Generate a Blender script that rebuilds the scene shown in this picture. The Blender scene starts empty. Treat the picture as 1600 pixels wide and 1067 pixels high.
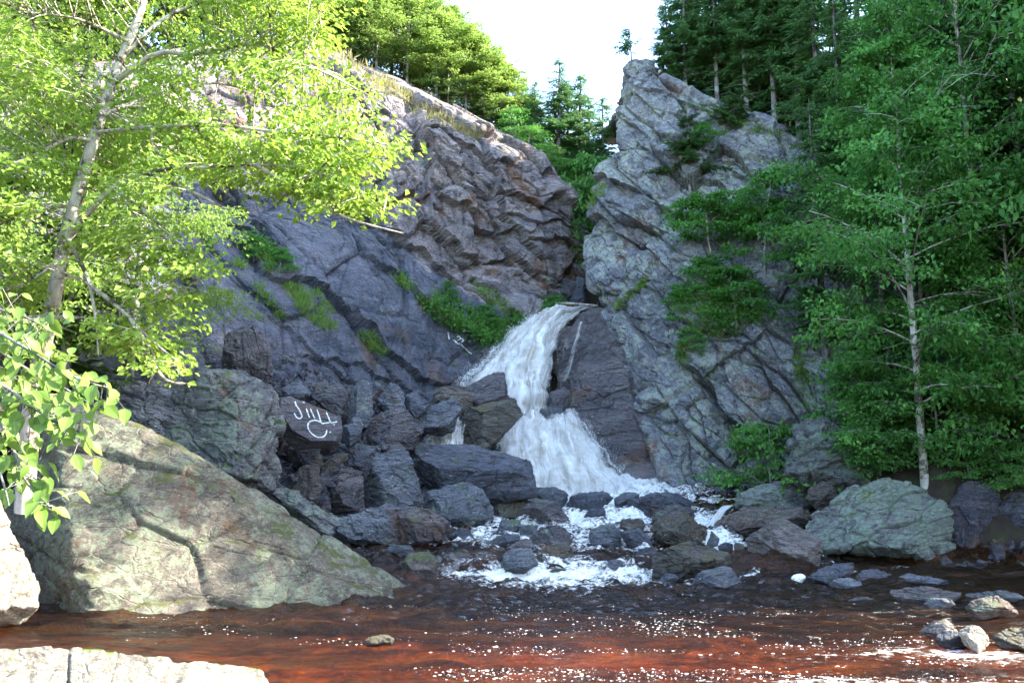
import bpy, bmesh, math, random
import numpy as np
from mathutils import Vector
from mathutils.bvhtree import BVHTree

# ------------------------------------------------------------------ camera, sky, sun, exposure
SC = bpy.context.scene
COL = SC.collection
FPX, HORIZON = 1386.0, 760.0                       # focal length and horizon row of the 1600 px wide photograph
PITCH = math.atan((HORIZON - 533.5) / FPX)
CAMZ = 2.0
cam_data = bpy.data.cameras.new('camera')
cam_data.sensor_width = 36.0
cam_data.lens = 36.0 * FPX / 1600.0
cam_data.clip_end = 2000.0
cam = bpy.data.objects.new('camera', cam_data)
cam.location = (0, 0, CAMZ)
cam.rotation_euler = (math.pi / 2 + PITCH, 0, 0)
COL.objects.link(cam)
SC.camera = cam

SUN_EL, SUN_AZ = math.radians(36), math.radians(92)   # azimuth clockwise from +Y: sun stands to the right of the camera
world = bpy.data.worlds.new('World')
SC.world = world
world.use_nodes = True
wn = world.node_tree
sky = wn.nodes.new('ShaderNodeTexSky')
sky.sky_type = 'NISHITA'
sky.sun_disc = False
sky.sun_elevation = SUN_EL
sky.sun_rotation = SUN_AZ
sky.air_density = 1.0
sky.dust_density = 1.0
sky.ozone_density = 1.0
bg = wn.nodes['Background']
bg.inputs['Strength'].default_value = 0.15
wn.links.new(sky.outputs[0], bg.inputs['Color'])

sun_data = bpy.data.lights.new('sun', 'SUN')
sun_data.energy = 3.6
sun_data.angle = math.radians(0.53)
sun_data.color = (1.0, 0.93, 0.80)
sun = bpy.data.objects.new('sun', sun_data)
sd = Vector((math.sin(SUN_AZ) * math.cos(SUN_EL), math.cos(SUN_AZ) * math.cos(SUN_EL), math.sin(SUN_EL)))
sun.rotation_euler = sd.to_track_quat('Z', 'Y').to_euler()
sun.location = sd * 80
COL.objects.link(sun)

SC.view_settings.view_transform = 'Standard'
SC.view_settings.look = 'None'
SC.view_settings.gamma = 1.0
SC.view_settings.use_curve_mapping = False
SC.view_settings.exposure = 3.15
SC.render.engine = 'CYCLES'
SC.cycles.max_bounces = 8
SC.cycles.diffuse_bounces = 3
SC.cycles.glossy_bounces = 3
SC.cycles.transmission_bounces = 4
SC.cycles.transparent_max_bounces = 8
SC.cycles.use_denoising = True
SC.cycles.sample_clamp_indirect = 6.0
try:
    SC.cycles.denoiser = 'OPENIMAGEDENOISE'
except Exception:
    pass

# ------------------------------------------------------------------ helpers
rng = np.random.default_rng(11)
CAM = np.array([0.0, 0.0, CAMZ])
cP, sP = math.cos(PITCH), math.sin(PITCH)


def P(px, py, Y):
    """World point seen at pixel (px, py) of the photograph at distance Y."""
    px, py, Y = np.broadcast_arrays(np.asarray(px, float), np.asarray(py, float), np.asarray(Y, float))
    x = (px - 800) / FPX
    y = (533.5 - py) / FPX
    dy = cP - y * sP
    dz = sP + y * cP
    t = Y / dy
    return np.stack([x * t, Y, CAMZ + dz * t], -1)


def proj(V):
    V = np.asarray(V) - CAM
    f = V[..., 1] * cP + V[..., 2] * sP
    u = -V[..., 1] * sP + V[..., 2] * cP
    f = np.where(np.abs(f) < 1e-6, 1e-6, f)
    return np.stack([800 + FPX * V[..., 0] / f, 533.5 - FPX * u / f], -1)


def Ywater(py):
    """Distance at which stream or pool surface is seen at row py."""
    Ys = np.linspace(8, 36, 1500)
    rows = proj(np.stack([0 * Ys, Ys, stream_z(Ys)], -1))[:, 1]
    return float(Ys[np.argmin(np.abs(rows - py))])


def stream_z(Y):
    return np.interp(Y, [0, 20.6, 21.0, 22.2, 24, 26, 28, 30, 32, 34], [0, 0, .36, .42, .68, 1.04, 1.42, 1.76, 2.3, 2.8])


def hsh(ix, iy, iz, seed=0):
    with np.errstate(over='ignore'):
        h = (ix.astype(np.int64) * 374761393 + iy.astype(np.int64) * 668265263 + iz.astype(np.int64) * 2147483647 + seed * 974634821) & 0xFFFFFFFF
        h = ((h ^ (h >> 13)) * 1274126177) & 0xFFFFFFFF
        h = ((h ^ (h >> 16)) * 2246822519) & 0xFFFFFFFF
        h = h ^ (h >> 15)
    return (h & 0xFFFFFF) / float(0x1000000)


def vnoise(p, seed=0):
    f = np.floor(p)
    i = f.astype(np.int64)
    w = p - f
    w = w * w * w * (w * (w * 6 - 15) + 10)
    x, y, z = w[:, 0], w[:, 1], w[:, 2]
    ix, iy, iz = i[:, 0], i[:, 1], i[:, 2]
    r = 0
    for a in (0, 1):
        wa = x if a else 1 - x
        for b in (0, 1):
            wb = y if b else 1 - y
            for c in (0, 1):
                r = r + wa * wb * (z if c else 1 - z) * hsh(ix + a, iy + b, iz + c, seed)
    return r * 2 - 1


def fbm(p, octaves=4, seed=0, gain=.5, lac=2.03):
    a, s, r = 1.0, 1.0, 0
    for k in range(octaves):
        r = r + a * vnoise(p * s + k * 17.3, seed + k)
        a *= gain
        s *= lac
    return r


def voro(q, seed=0):
    """Cellular noise: F1, F2, offset from the cell centre and its integer id."""
    f = np.floor(q).astype(np.int64)
    n = len(q)
    F1 = np.full(n, 9.)
    F2 = np.full(n, 9.)
    off = np.zeros((n, 3))
    cid = np.zeros((n, 3), np.int64)
    for a in (-1, 0, 1):
        for b in (-1, 0, 1):
            for c in (-1, 0, 1):
                ix, iy, iz = f[:, 0] + a, f[:, 1] + b, f[:, 2] + c
                cx = ix + .15 + .7 * hsh(ix, iy, iz, seed + 1)
                cy = iy + .15 + .7 * hsh(ix, iy, iz, seed + 2)
                cz = iz + .15 + .7 * hsh(ix, iy, iz, seed + 3)
                o = q - np.stack([cx, cy, cz], -1)
                d = np.sqrt((o ** 2).sum(1))
                m = d < F1
                F2 = np.where(m, F1, np.minimum(F2, d))
                F1 = np.where(m, d, F1)
                off[m] = o[m]
                cid[m] = np.stack([ix, iy, iz], -1)[m]
    return F1, F2, off, cid


def blocky(p, frame, scale, amp, seed=0, crack=.35, tilt=.8, warp=.07):
    """Jointed-rock relief: every block has its own height and tilt, with a recessed joint between blocks."""
    q = (p @ frame.T) / np.asarray(scale)
    q = q + warp * np.stack([fbm(q * 1.3, 2, seed + 5), fbm(q * 1.3 + 40, 2, seed + 6), fbm(q * 1.3 + 80, 2, seed + 7)], -1)
    F1, F2, off, cid = voro(q, seed)
    h = hsh(cid[:, 0], cid[:, 1], cid[:, 2], seed + 11) * 2 - 1
    g = np.stack([hsh(cid[:, 0], cid[:, 1], cid[:, 2], seed + 12 + k) * 2 - 1 for k in range(3)], -1)
    e = np.clip((F2 - F1) / .10, 0, 1)
    return amp * (h * .8 + tilt * (g * off).sum(1)) - amp * crack * (1 - e * e * (3 - 2 * e))


def frame_from(e1, e3):
    e1 = np.array(e1, float)
    e1 /= np.linalg.norm(e1)
    e3 = np.array(e3, float)
    e3 -= e1 * (e3 @ e1)
    e3 /= np.linalg.norm(e3)
    return np.stack([e1, np.cross(e3, e1), e3])


def in_poly(pts, poly):
    poly = np.asarray(poly, float)
    x, y = pts[:, 0], pts[:, 1]
    r = np.zeros(len(pts), bool)
    for a, b in zip(poly, np.roll(poly, -1, 0)):
        if a[1] == b[1]:
            continue
        c = ((a[1] > y) != (b[1] > y)) & (x < (b[0] - a[0]) * (y - a[1]) / (b[1] - a[1]) + a[0])
        r ^= c
    return r


def rand_in_poly(poly, n):
    poly = np.asarray(poly, float)
    lo, hi = poly.min(0), poly.max(0)
    out = np.zeros((0, 2))
    while len(out) < n:
        c = lo + (hi - lo) * rng.random((n * 3, 2))
        out = np.vstack([out, c[in_poly(c, poly)]])
    return out[:n]


def mesh_np(name, V, faces, mat=None, smooth=True, attrs=None):
    """Mesh from a vertex array and a list of (n, 3) / (n, 4) index arrays."""
    V = np.asarray(V, np.float32)
    faces = [np.asarray(f, np.int32) for f in faces if len(f)]
    me = bpy.data.meshes.new(name)
    me.vertices.add(len(V))
    me.vertices.foreach_set('co', V.ravel())
    loops = np.concatenate([f.ravel() for f in faces])
    tot = np.concatenate([np.full(len(f), f.shape[1], np.int32) for f in faces])
    start = np.concatenate([[0], np.cumsum(tot)[:-1]]).astype(np.int32)
    me.loops.add(len(loops))
    me.loops.foreach_set('vertex_index', loops)
    me.polygons.add(len(tot))
    me.polygons.foreach_set('loop_start', start)
    me.polygons.foreach_set('loop_total', tot)
    me.polygons.foreach_set('use_smooth', np.full(len(tot), smooth))
    for k, a in (attrs or {}).items():
        at = me.attributes.new(k, 'FLOAT', 'POINT')
        at.data.foreach_set('value', np.asarray(a, np.float32))
    me.update(calc_edges=True)
    if mat:
        me.materials.append(mat)
    return me


def link(name, me, parent=None, loc=None):
    o = bpy.data.objects.new(name, me)
    COL.objects.link(o)
    if parent:
        o.parent = parent
    if loc is not None:
        o.location = [float(v) for v in loc]
    return o


def tag(o, label=None, cat=None, group=None, kind=None):
    for k, v in (('label', label), ('category', cat), ('group', group), ('kind', kind)):
        if v:
            o[k] = v
    return o


def empty(name, loc, label, cat, group=None):
    o = bpy.data.objects.new(name, None)
    o.empty_display_size = .3
    COL.objects.link(o)
    o.location = [float(v) for v in loc]
    return tag(o, label, cat, group)


class MB:
    """Collects tubes, quads and leaves, then becomes one mesh."""

    def __init__(self):
        self.V, self.T, self.Q, self.n = [], [], [], 0

    def add(self, V, T=(), Q=()):
        V = np.asarray(V, float).reshape(-1, 3)
        if len(T):
            self.T.append(np.asarray(T).reshape(-1, 3) + self.n)
        if len(Q):
            self.Q.append(np.asarray(Q).reshape(-1, 4) + self.n)
        self.V.append(V)
        self.n += len(V)

    def tube(self, pts, rad, sides=6):
        pts = np.asarray(pts, float)
        rad = np.broadcast_to(np.asarray(rad, float), (len(pts),))
        t = np.gradient(pts, axis=0)
        t /= np.linalg.norm(t, axis=1, keepdims=True) + 1e-9
        ref = np.array([0.31, 0.87, 0.38])
        a = np.cross(t, ref)
        a /= np.linalg.norm(a, axis=1, keepdims=True) + 1e-9
        b = np.cross(t, a)
        ang = np.linspace(0, 2 * np.pi, sides, endpoint=False)
        V = pts[:, None] + rad[:, None, None] * (np.cos(ang)[None, :, None] * a[:, None] + np.sin(ang)[None, :, None] * b[:, None])
        n = len(pts)
        i = np.arange(n - 1)[:, None] * sides
        j = np.arange(sides)[None]
        k = (np.arange(sides) + 1)[None] % sides
        Q = np.stack([i + j, i + k, i + sides + k, i + sides + j], -1).reshape(-1, 4)
        self.add(V.reshape(-1, 3), Q=Q)

    def leaves(self, p, d, n, size, width=.34, fold=.12, droop=.15):
        """Rhombic folded leaves: base p, direction d, normal n, length size."""
        N = len(p)
        if not N:
            return
        d = d / (np.linalg.norm(d, axis=1, keepdims=True) + 1e-9)
        n = n - d * (n * d).sum(1, keepdims=True)
        n /= np.linalg.norm(n, axis=1, keepdims=True) + 1e-9
        s = np.cross(n, d)
        L = np.asarray(size).reshape(-1, 1)
        m = p + d * L * .45
        V = np.stack([p, m + s * L * width + n * L * fold, p + d * L - n * L * droop, m - s * L * width + n * L * fold], 1)
        i = np.arange(N)[:, None] * 4
        T = np.concatenate([i + np.array([[0, 1, 2]]), i + np.array([[0, 2, 3]])])
        self.add(V.reshape(-1, 3), T=T)

    def mesh(self, name, mat, smooth=True):
        fs = []
        if self.T:
            fs.append(np.concatenate(self.T))
        if self.Q:
            fs.append(np.concatenate(self.Q))
        return mesh_np(name, np.concatenate(self.V), fs, mat, smooth)


def catmull(C, n):
    """Catmull-Rom resampling of control array C along axis 0 to n samples."""
    C = np.asarray(C, float)
    m = len(C)
    t = np.linspace(0, m - 1, n)
    i = np.clip(np.floor(t).astype(int), 0, m - 2)
    u = (t - i).reshape((-1,) + (1,) * (C.ndim - 1))
    p0, p1, p2, p3 = C[np.clip(i - 1, 0, m - 1)], C[i], C[i + 1], C[np.clip(i + 2, 0, m - 1)]
    return .5 * (2 * p1 + (p2 - p0) * u + (2 * p0 - 5 * p1 + 4 * p2 - p3) * u ** 2 + (3 * p1 - p0 - 3 * p2 + p3) * u ** 3)


def grid_faces(nv, nu):
    i = np.arange(nv - 1)[:, None] * nu
    j = np.arange(nu - 1)[None]
    return np.stack([i + j, i + nu + j, i + nu + j + 1, i + j + 1], -1).reshape(-1, 4)


def grid_normals(G):
    a = np.gradient(G, axis=0)
    b = np.gradient(G, axis=1)
    n = np.cross(a, b)
    n /= np.linalg.norm(n, axis=-1, keepdims=True) + 1e-9
    return n


def ledge_disp(pp, lines):
    """Steps along joint lines seen in the photograph: rock above the line stands proud, below it is undercut."""
    d_all = np.zeros(len(pp))
    for pts, amp, fall in lines:
        pts = np.asarray(pts, float)
        best = np.full(len(pp), 1e9)
        sg = np.zeros(len(pp))
        for a, b in zip(pts[:-1], pts[1:]):
            s = b - a
            v = pp - a
            t = np.clip((v @ s) / (s @ s), 0, 1)
            dd = np.linalg.norm(v - t[:, None] * s, axis=1)
            cr = s[0] * v[:, 1] - s[1] * v[:, 0]
            m = dd < best
            best = np.where(m, dd, best)
            sg = np.where(m, np.sign(-cr), sg)
        d_all += np.where(sg > 0, amp * np.exp(-best / fall), -.7 * amp * np.exp(-best / (fall * .3)))
    return d_all


# ------------------------------------------------------------------ materials
def nodes_of(name):
    m = bpy.data.materials.new(name)
    m.use_nodes = True
    nt = m.node_tree
    nt.nodes.clear()
    return m, nt


class NT:
    def __init__(self, nt):
        self.nt = nt

    def n(self, t, **kw):
        nd = self.nt.nodes.new(t)
        for k, v in kw.items():
            setattr(nd, k, v)
        return nd

    def val(self, s, v):
        if hasattr(v, 'node'):
            self.nt.links.new(v, s)
        else:
            s.default_value = v

    def noise(self, vec, scale, detail=5, rough=.55, dist=0.):
        nd = self.n('ShaderNodeTexNoise')
        self.val(nd.inputs['Vector'], vec)
        nd.inputs['Scale'].default_value = scale
        nd.inputs['Detail'].default_value = detail
        nd.inputs['Roughness'].default_value = rough
        nd.inputs['Distortion'].default_value = dist
        return nd.outputs[0]

    def ramp(self, fac, stops, interp='LINEAR'):
        nd = self.n('ShaderNodeValToRGB')
        self.val(nd.inputs[0], fac)
        cr = nd.color_ramp
        cr.interpolation = interp
        while len(cr.elements) < len(stops):
            cr.elements.new(.5)
        for e, (p, c) in zip(cr.elements, stops):
            e.position = p
            e.color = (c[0], c[1], c[2], 1) if hasattr(c, '__len__') else (c, c, c, 1)
        return nd.outputs[0]

    def mix(self, fac, a, b, mode='MIX'):
        nd = self.n('ShaderNodeMixRGB', blend_type=mode)
        self.val(nd.inputs[0], fac)
        for s, v in ((nd.inputs[1], a), (nd.inputs[2], b)):
            self.val(s, (v[0], v[1], v[2], 1) if isinstance(v, tuple) else v)
        return nd.outputs[0]

    def math(self, op, a, b=0., clamp=False):
        nd = self.n('ShaderNodeMath', operation=op, use_clamp=clamp)
        self.val(nd.inputs[0], a)
        self.val(nd.inputs[1], b)
        return nd.outputs[0]

    def mapping(self, vec, scale=(1, 1, 1), rot=(0, 0, 0)):
        nd = self.n('ShaderNodeMapping')
        self.val(nd.inputs[0], vec)
        nd.inputs['Rotation'].default_value = rot
        nd.inputs['Scale'].default_value = scale
        return nd.outputs[0]

    def bump(self, h, strength=.5, dist=.1, normal=None):
        nd = self.n('ShaderNodeBump')
        nd.inputs['Strength'].default_value = strength
        nd.inputs['Distance'].default_value = dist
        self.val(nd.inputs['Height'], h)
        if normal:
            self.val(nd.inputs['Normal'], normal)
        return nd.outputs[0]


def rock_mat(name, cols, lichen=0., lichen_col=(.30, .36, .27), moss=0., rust=0., streak=0., rough=.75, spec=.3, fleck=0., grain=1.,
             bed=(0, math.radians(-38), 0), moss_col=(.06, .09, .015), rust_col=(.27, .15, .09), bumpd=.12, stretch=(.35, 1, 2.2)):
    m, nt = nodes_of(name)
    k = NT(nt)
    geo = k.n('ShaderNodeNewGeometry')
    pos = geo.outputs['Position']
    bedv = k.mapping(pos, stretch, bed)
    big = k.noise(bedv, .8 * grain, 7, .6, .6)
    n = len(cols)
    c = k.ramp(big, [(.30 + .40 * i / (n - 1), col) for i, col in enumerate(cols)])
    fine = k.noise(bedv, 7 * grain, 8, .7)
    c = k.mix(1, c, k.ramp(fine, [(.30, .42), (.5, .95), (.68, 1.6)]), 'MULTIPLY')
    spk = k.noise(pos, 34 * grain, 4, .75)
    c = k.mix(1, c, k.ramp(spk, [(.32, .5), (.5, 1.), (.66, 1.6)]), 'MULTIPLY')
    if rust:
        r = k.ramp(k.noise(pos, .55 * grain, 6, .6, .8), [(.62 - rust * .2, 0), (.72 - rust * .2, 1)])
        c = k.mix(k.math('MULTIPLY', r, .75), c, k.mix(.55, rust_col, c, 'OVERLAY'))
    if streak:
        sv = k.mapping(pos, (1.3, 1.3, .09))
        s = k.ramp(k.noise(sv, 1.5, 5, .6), [(.5, 1), (.64, 1 - streak)])
        c = k.mix(1, c, s, 'MULTIPLY')
        s2 = k.ramp(k.noise(k.mapping(pos, (1.7, 1.7, .1)), 2.1, 5, .6), [(.62, 0), (.72, 1)])
        c = k.mix(k.math('MULTIPLY', s2, streak * .6), c, (.36, .36, .34))
    if lichen:
        l1 = k.noise(pos, 2.6 * grain, 12, .78, .4)
        l2 = k.noise(pos, .5 * grain, 4, .5)
        l = k.math('ADD', k.math('MULTIPLY', l1, .75), k.math('MULTIPLY', l2, .25))
        f = k.ramp(l, [(.58 - lichen * .16, 0), (.63 - lichen * .16, .9)])
        lc = k.mix(k.ramp(k.noise(pos, 9 * grain, 6, .7), [(.4, 0), (.6, 1)]), tuple(v * .68 for v in lichen_col), lichen_col)
        c = k.mix(f, c, lc)
    if fleck:
        vo = k.n('ShaderNodeTexVoronoi')
        k.val(vo.inputs['Vector'], pos)
        vo.inputs['Scale'].default_value = 5.0
        f = k.ramp(vo.outputs['Distance'], [(.05 + fleck * .1, 1), (.08 + fleck * .1, 0)])
        sel = k.ramp(k.noise(pos, 1.7, 3), [(.52, 0), (.56, 1)])
        c = k.mix(k.math('MULTIPLY', f, sel), c, (.5, .52, .5))
    if moss:
        sep = k.n('ShaderNodeSeparateXYZ')
        k.val(sep.inputs[0], geo.outputs['Normal'])
        mm = k.math('ADD', k.math('MULTIPLY', sep.outputs[2], .35), k.noise(pos, 1.3 * grain, 9, .72))
        f = k.ramp(mm, [(.86 - moss * .25, 0), (.93 - moss * .25, 1)])
        mc = k.mix(k.noise(pos, 12, 5, .7), moss_col, tuple(v * 2.2 for v in moss_col))
        c = k.mix(f, c, mc)
    bs = k.n('ShaderNodeBsdfPrincipled')
    k.val(bs.inputs['Base Color'], c)
    k.val(bs.inputs['Roughness'], k.ramp(fine, [(.3, rough - .12), (.7, min(1, rough + .12))]))
    bs.inputs['Specular IOR Level'].default_value = spec
    b1 = k.bump(k.noise(bedv, 4 * grain, 10, .72), 1., bumpd * 1.6)
    b2 = k.bump(k.noise(pos, 18 * grain, 8, .75), .9, bumpd * .4, b1)
    vo2 = k.n('ShaderNodeTexVoronoi', feature='DISTANCE_TO_EDGE')
    k.val(vo2.inputs['Vector'], k.mix(.12, bedv, k.noise(bedv, 2.5 * grain, 4, .6)))
    vo2.inputs['Scale'].default_value = 1.25 * grain
    b3 = k.bump(k.ramp(vo2.outputs['Distance'], [(0, 0), (.035, 1)]), .55, bumpd * .6, b2)
    nt.links.new(b3, bs.inputs['Normal'])
    out = k.n('ShaderNodeOutputMaterial')
    nt.links.new(bs.outputs[0], out.inputs[0])
    return m


def leaf_mat(name, c1, c2, trans=.45, tcol=None, gloss=.25, var=.5, veins=False):
    m, nt = nodes_of(name)
    k = NT(nt)
    geo = k.n('ShaderNodeNewGeometry')
    oi = k.n('ShaderNodeObjectInfo')
    r = k.math('ADD', k.math('MULTIPLY', geo.outputs['Random Per Island'], .7), k.math('MULTIPLY', oi.outputs['Random'], .3))
    c = k.mix(r, c1, c2)
    big = k.noise(geo.outputs['Position'], .7, 3)
    c = k.mix(1, c, k.ramp(big, [(.3, 1 - var * .5), (.7, 1 + var * .5)]), 'MULTIPLY')
    bs = k.n('ShaderNodeBsdfPrincipled')
    k.val(bs.inputs['Base Color'], c)
    bs.inputs['Roughness'].default_value = .45
    bs.inputs['Specular IOR Level'].default_value = gloss
    if veins:
        gc = k.n('ShaderNodeTexCoord').outputs['Generated']
        sp = k.n('ShaderNodeSeparateXYZ')
        k.val(sp.inputs[0], gc)
        ay = k.math('ABSOLUTE', k.math('SUBTRACT', sp.outputs[1], .5))
        rib = k.ramp(ay, [(.012, 1), (.03, 0)])
        sv = k.math('SINE', k.math('MULTIPLY', k.math('SUBTRACT', sp.outputs[0], k.math('MULTIPLY', ay, .75)), 52.))
        svm = k.ramp(sv, [(.80, 0), (1., .6)])
        vn = k.math('MAXIMUM', rib, svm)
        blot = k.ramp(k.noise(geo.outputs['Position'], 40, 5, .7), [(.62, 0), (.72, .5)])
        c = k.mix(k.math('MULTIPLY', vn, .35), c, (.42, .52, .16))
        c = k.mix(blot, c, (.16, .15, .03))
        k.val(bs.inputs['Base Color'], c)
        nt.links.new(k.bump(k.math('SUBTRACT', 1., vn), .5, .004), bs.inputs['Normal'])
    tr = k.n('ShaderNodeBsdfTranslucent')
    tc = k.mix(.5, c, tcol or tuple(v * 1.5 for v in c2))
    k.val(tr.inputs[0], tc)
    mx = k.n('ShaderNodeMixShader')
    mx.inputs[0].default_value = trans
    nt.links.new(bs.outputs[0], mx.inputs[1])
    nt.links.new(tr.outputs[0], mx.inputs[2])
    out = k.n('ShaderNodeOutputMaterial')
    nt.links.new(mx.outputs[0], out.inputs[0])
    return m


def bark_mat(name, c1, c2, sc=6., patch=None):
    m, nt = nodes_of(name)
    k = NT(nt)
    pos = k.n('ShaderNodeNewGeometry').outputs['Position']
    v = k.mapping(pos, (1, 1, .35))
    nz = k.noise(v, sc, 8, .7)
    c = k.ramp(nz, [(.35, c1), (.62, c2)])
    if patch:
        c = k.mix(k.ramp(k.noise(pos, 3., 6, .7), [(.52, 0), (.58, 1)]), c, patch)
    bs = k.n('ShaderNodeBsdfPrincipled')
    k.val(bs.inputs['Base Color'], c)
    bs.inputs['Roughness'].default_value = .85
    bs.inputs['Specular IOR Level'].default_value = .15
    nt.links.new(k.bump(nz, .8, .03), bs.inputs['Normal'])
    out = k.n('ShaderNodeOutputMaterial')
    nt.links.new(bs.outputs[0], out.inputs[0])
    return m


M = {}
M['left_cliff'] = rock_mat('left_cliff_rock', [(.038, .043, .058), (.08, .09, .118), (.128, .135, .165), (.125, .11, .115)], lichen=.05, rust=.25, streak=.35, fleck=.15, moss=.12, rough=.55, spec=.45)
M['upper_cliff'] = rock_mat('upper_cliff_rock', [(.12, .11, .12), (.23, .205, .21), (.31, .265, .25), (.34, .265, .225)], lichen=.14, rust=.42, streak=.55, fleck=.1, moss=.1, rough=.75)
M['right_cliff'] = rock_mat('right_cliff_rock', [(.11, .115, .13), (.20, .205, .22), (.29, .28, .27)], lichen=.5, lichen_col=(.42, .45, .37), rust=.2, moss=.28, streak=.2, fleck=.2, bumpd=.10, stretch=(.7, 1, 1.3))
M['dark'] = rock_mat('dark_wet_rock', [(.035, .037, .046), (.085, .088, .108), (.155, .155, .175)], lichen=.0, rust=.12, fleck=.25, moss=.05, rough=.42, spec=.6)
M['purple'] = rock_mat('purple_rock', [(.055, .05, .054), (.12, .106, .11), (.19, .165, .16)], lichen=.05, rust=.25, fleck=.2, moss=.1, rough=.5, spec=.5)
M['slate'] = rock_mat('blue_grey_rock', [(.075, .08, .092), (.14, .148, .165), (.22, .225, .235)], lichen=.1, rust=.15, fleck=.25, moss=.15, rough=.55, spec=.4)
M['mossy'] = rock_mat('olive_stained_rock', [(.045, .04, .035), (.10, .09, .07), (.16, .145, .12)], lichen=.05, rust=.3, moss=.42, moss_col=(.075, .06, .018), rough=.45, spec=.5, fleck=.2)
M['brown'] = rock_mat('brown_rock', [(.07, .06, .055), (.15, .125, .105), (.23, .19, .16)], lichen=.1, rust=.3, moss=.2, rough=.65)
M['tan'] = rock_mat('tan_rock', [(.14, .12, .11), (.25, .21, .185), (.34, .29, .25)], lichen=.12, rust=.3, moss=.12, rough=.7)
M['lichen'] = rock_mat('lichen_rock', [(.10, .105, .10), (.19, .19, .175), (.27, .255, .22)], lichen=.75, lichen_col=(.33, .39, .30), rust=.15, moss=.3, fleck=.15)
M['slab'] = rock_mat('near_slab_rock', [(.085, .078, .062), (.16, .14, .11), (.23, .20, .155)], lichen=.58, lichen_col=(.31, .345, .235), rust=.25, rust_col=(.32, .2, .13), moss=.36, grain=1.7, stretch=(.75, 1, 1.3), fleck=.2, moss_col=(.07, .075, .025))
M['greylichen'] = rock_mat('grey_lichen_rock', [(.08, .08, .09), (.15, .15, .155), (.22, .21, .20)], lichen=.6, lichen_col=(.28, .32, .26), rust=.3, moss=.3)
M['pale'] = rock_mat('pale_bank_rock', [(.14, .125, .10), (.26, .23, .18), (.36, .33, .27)], lichen=.35, lichen_col=(.36, .37, .30), rust=.15, moss=.02, grain=1.8, bumpd=.05, stretch=(.9, 1, 1.1))
M['rubble'] = rock_mat('rubble_rock', [(.04, .04, .05), (.09, .085, .10), (.15, .135, .135)], rust=.3, moss=.15, rough=.6)

M['maple'] = leaf_mat('maple_leaf', (.045, .18, .038), (.165, .36, .07), .42, (.15, .38, .055), var=1.0)
M['maple_light'] = leaf_mat('bright_maple_leaf', (.045, .17, .025), (.10, .27, .04), .45, (.12, .32, .03))
M['near_leaf'] = leaf_mat('birch_leaf', (.15, .26, .03), (.29, .41, .08), .5, (.36, .50, .06))
M['big_leaf'] = leaf_mat('broad_leaf', (.10, .21, .03), (.20, .32, .06), .45, (.28, .40, .05), gloss=.3, var=.4, veins=True)
M['ridge_leaf'] = leaf_mat('ridge_tree_leaf', (.12, .22, .035), (.26, .37, .09), .48, (.32, .44, .08))
M['spruce'] = leaf_mat('spruce_needle', (.045, .14, .045), (.13, .26, .075), .25, gloss=.2)
M['spruce_lit'] = leaf_mat('young_spruce_needle', (.035, .075, .02), (.075, .13, .03), .3, gloss=.2)
M['cedar'] = leaf_mat('cedar_needle', (.03, .08, .02), (.07, .14, .03), .25, gloss=.2)
M['grass'] = leaf_mat('ledge_grass_blade', (.08, .17, .02), (.19, .31, .05), .35)
M['drygrass'] = leaf_mat('dry_grass_blade', (.16, .17, .05), (.33, .30, .13), .35)
M['shrub'] = leaf_mat('ledge_fern_leaf', (.05, .17, .03), (.13, .29, .05), .4)
M['bark_dark'] = bark_mat('spruce_bark', (.05, .04, .035), (.15, .13, .115), patch=(.22, .23, .20))
M['bark_birch'] = bark_mat('pale_bark', (.26, .23, .18), (.58, .53, .44), 9., patch=(.10, .085, .06))
M['bark_grey'] = bark_mat('grey_bark', (.09, .085, .07), (.25, .235, .2), patch=(.3, .31, .27))
M['rust'] = rock_mat('rust_orange_rock', [(.25, .10, .04), (.40, .18, .07), (.5, .27, .13)], rust=.2, rough=.6)
M['white'] = rock_mat('white_stone', [(.68, .68, .66), (.78, .78, .76), (.85, .85, .84)], rough=.6, bumpd=.02)

# ------------------------------------------------------------------ ground
def terrain(X, Y):
    zb = np.interp(Y, [-60, 3, 7, 9, 12, 15, 17, 20, 21.5, 24, 30, 33, 36, 38.5, 41, 50, 80, 200],
                   [3, .5, .1, -.27, -.30, -.36, -.8, -1.1, -.1, .3, 1.3, 1.9, 4.5, 8.3, 10.8, 15, 18, 24])
    xl = np.interp(Y, [-60, 0, 8, 11, 14, 18, 22, 26, 30, 34, 38, 42, 60], [-6, -5.5, -6.5, -7.5, -9.5, -10, -9.5, -9, -9, -8, -6, -5, -5])
    hl = np.clip(xl - X, 0, None) * np.interp(Y, [0, 12, 20, 40], [.55, .6, .8, .9])
    hl = 24 * np.tanh(hl / 24)
    xr = np.interp(Y, [-60, 0, 14, 20, 23, 24.2, 28, 32, 36, 40, 60], [20, 17, 14.8, 14.3, 13.6, 9.5, 8.2, 7, 5.8, 5.5, 6])
    hr = np.minimum(np.clip(X - xr, 0, None) * .95, np.clip(Y - 22.9, 0, None) * 1.3 + np.clip(X - 14.5, 0, None) * .55)
    hr = 26 * np.tanh(hr / 26)
    near = np.clip((3 - np.abs(X + 3) * .0), 0, 3) * 0
    z = zb + hl + hr + near
    return z


def axis(lo, hi, dense_lo, dense_hi, nd, nf):
    a = np.linspace(dense_lo, dense_hi, nd)
    l = dense_lo - (dense_lo - lo) * np.linspace(1, 0, nf, endpoint=False) ** 2
    h = dense_hi + (hi - dense_hi) * np.linspace(0, 1, nf + 1)[1:] ** 2
    return np.concatenate([l, a, h])


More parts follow.
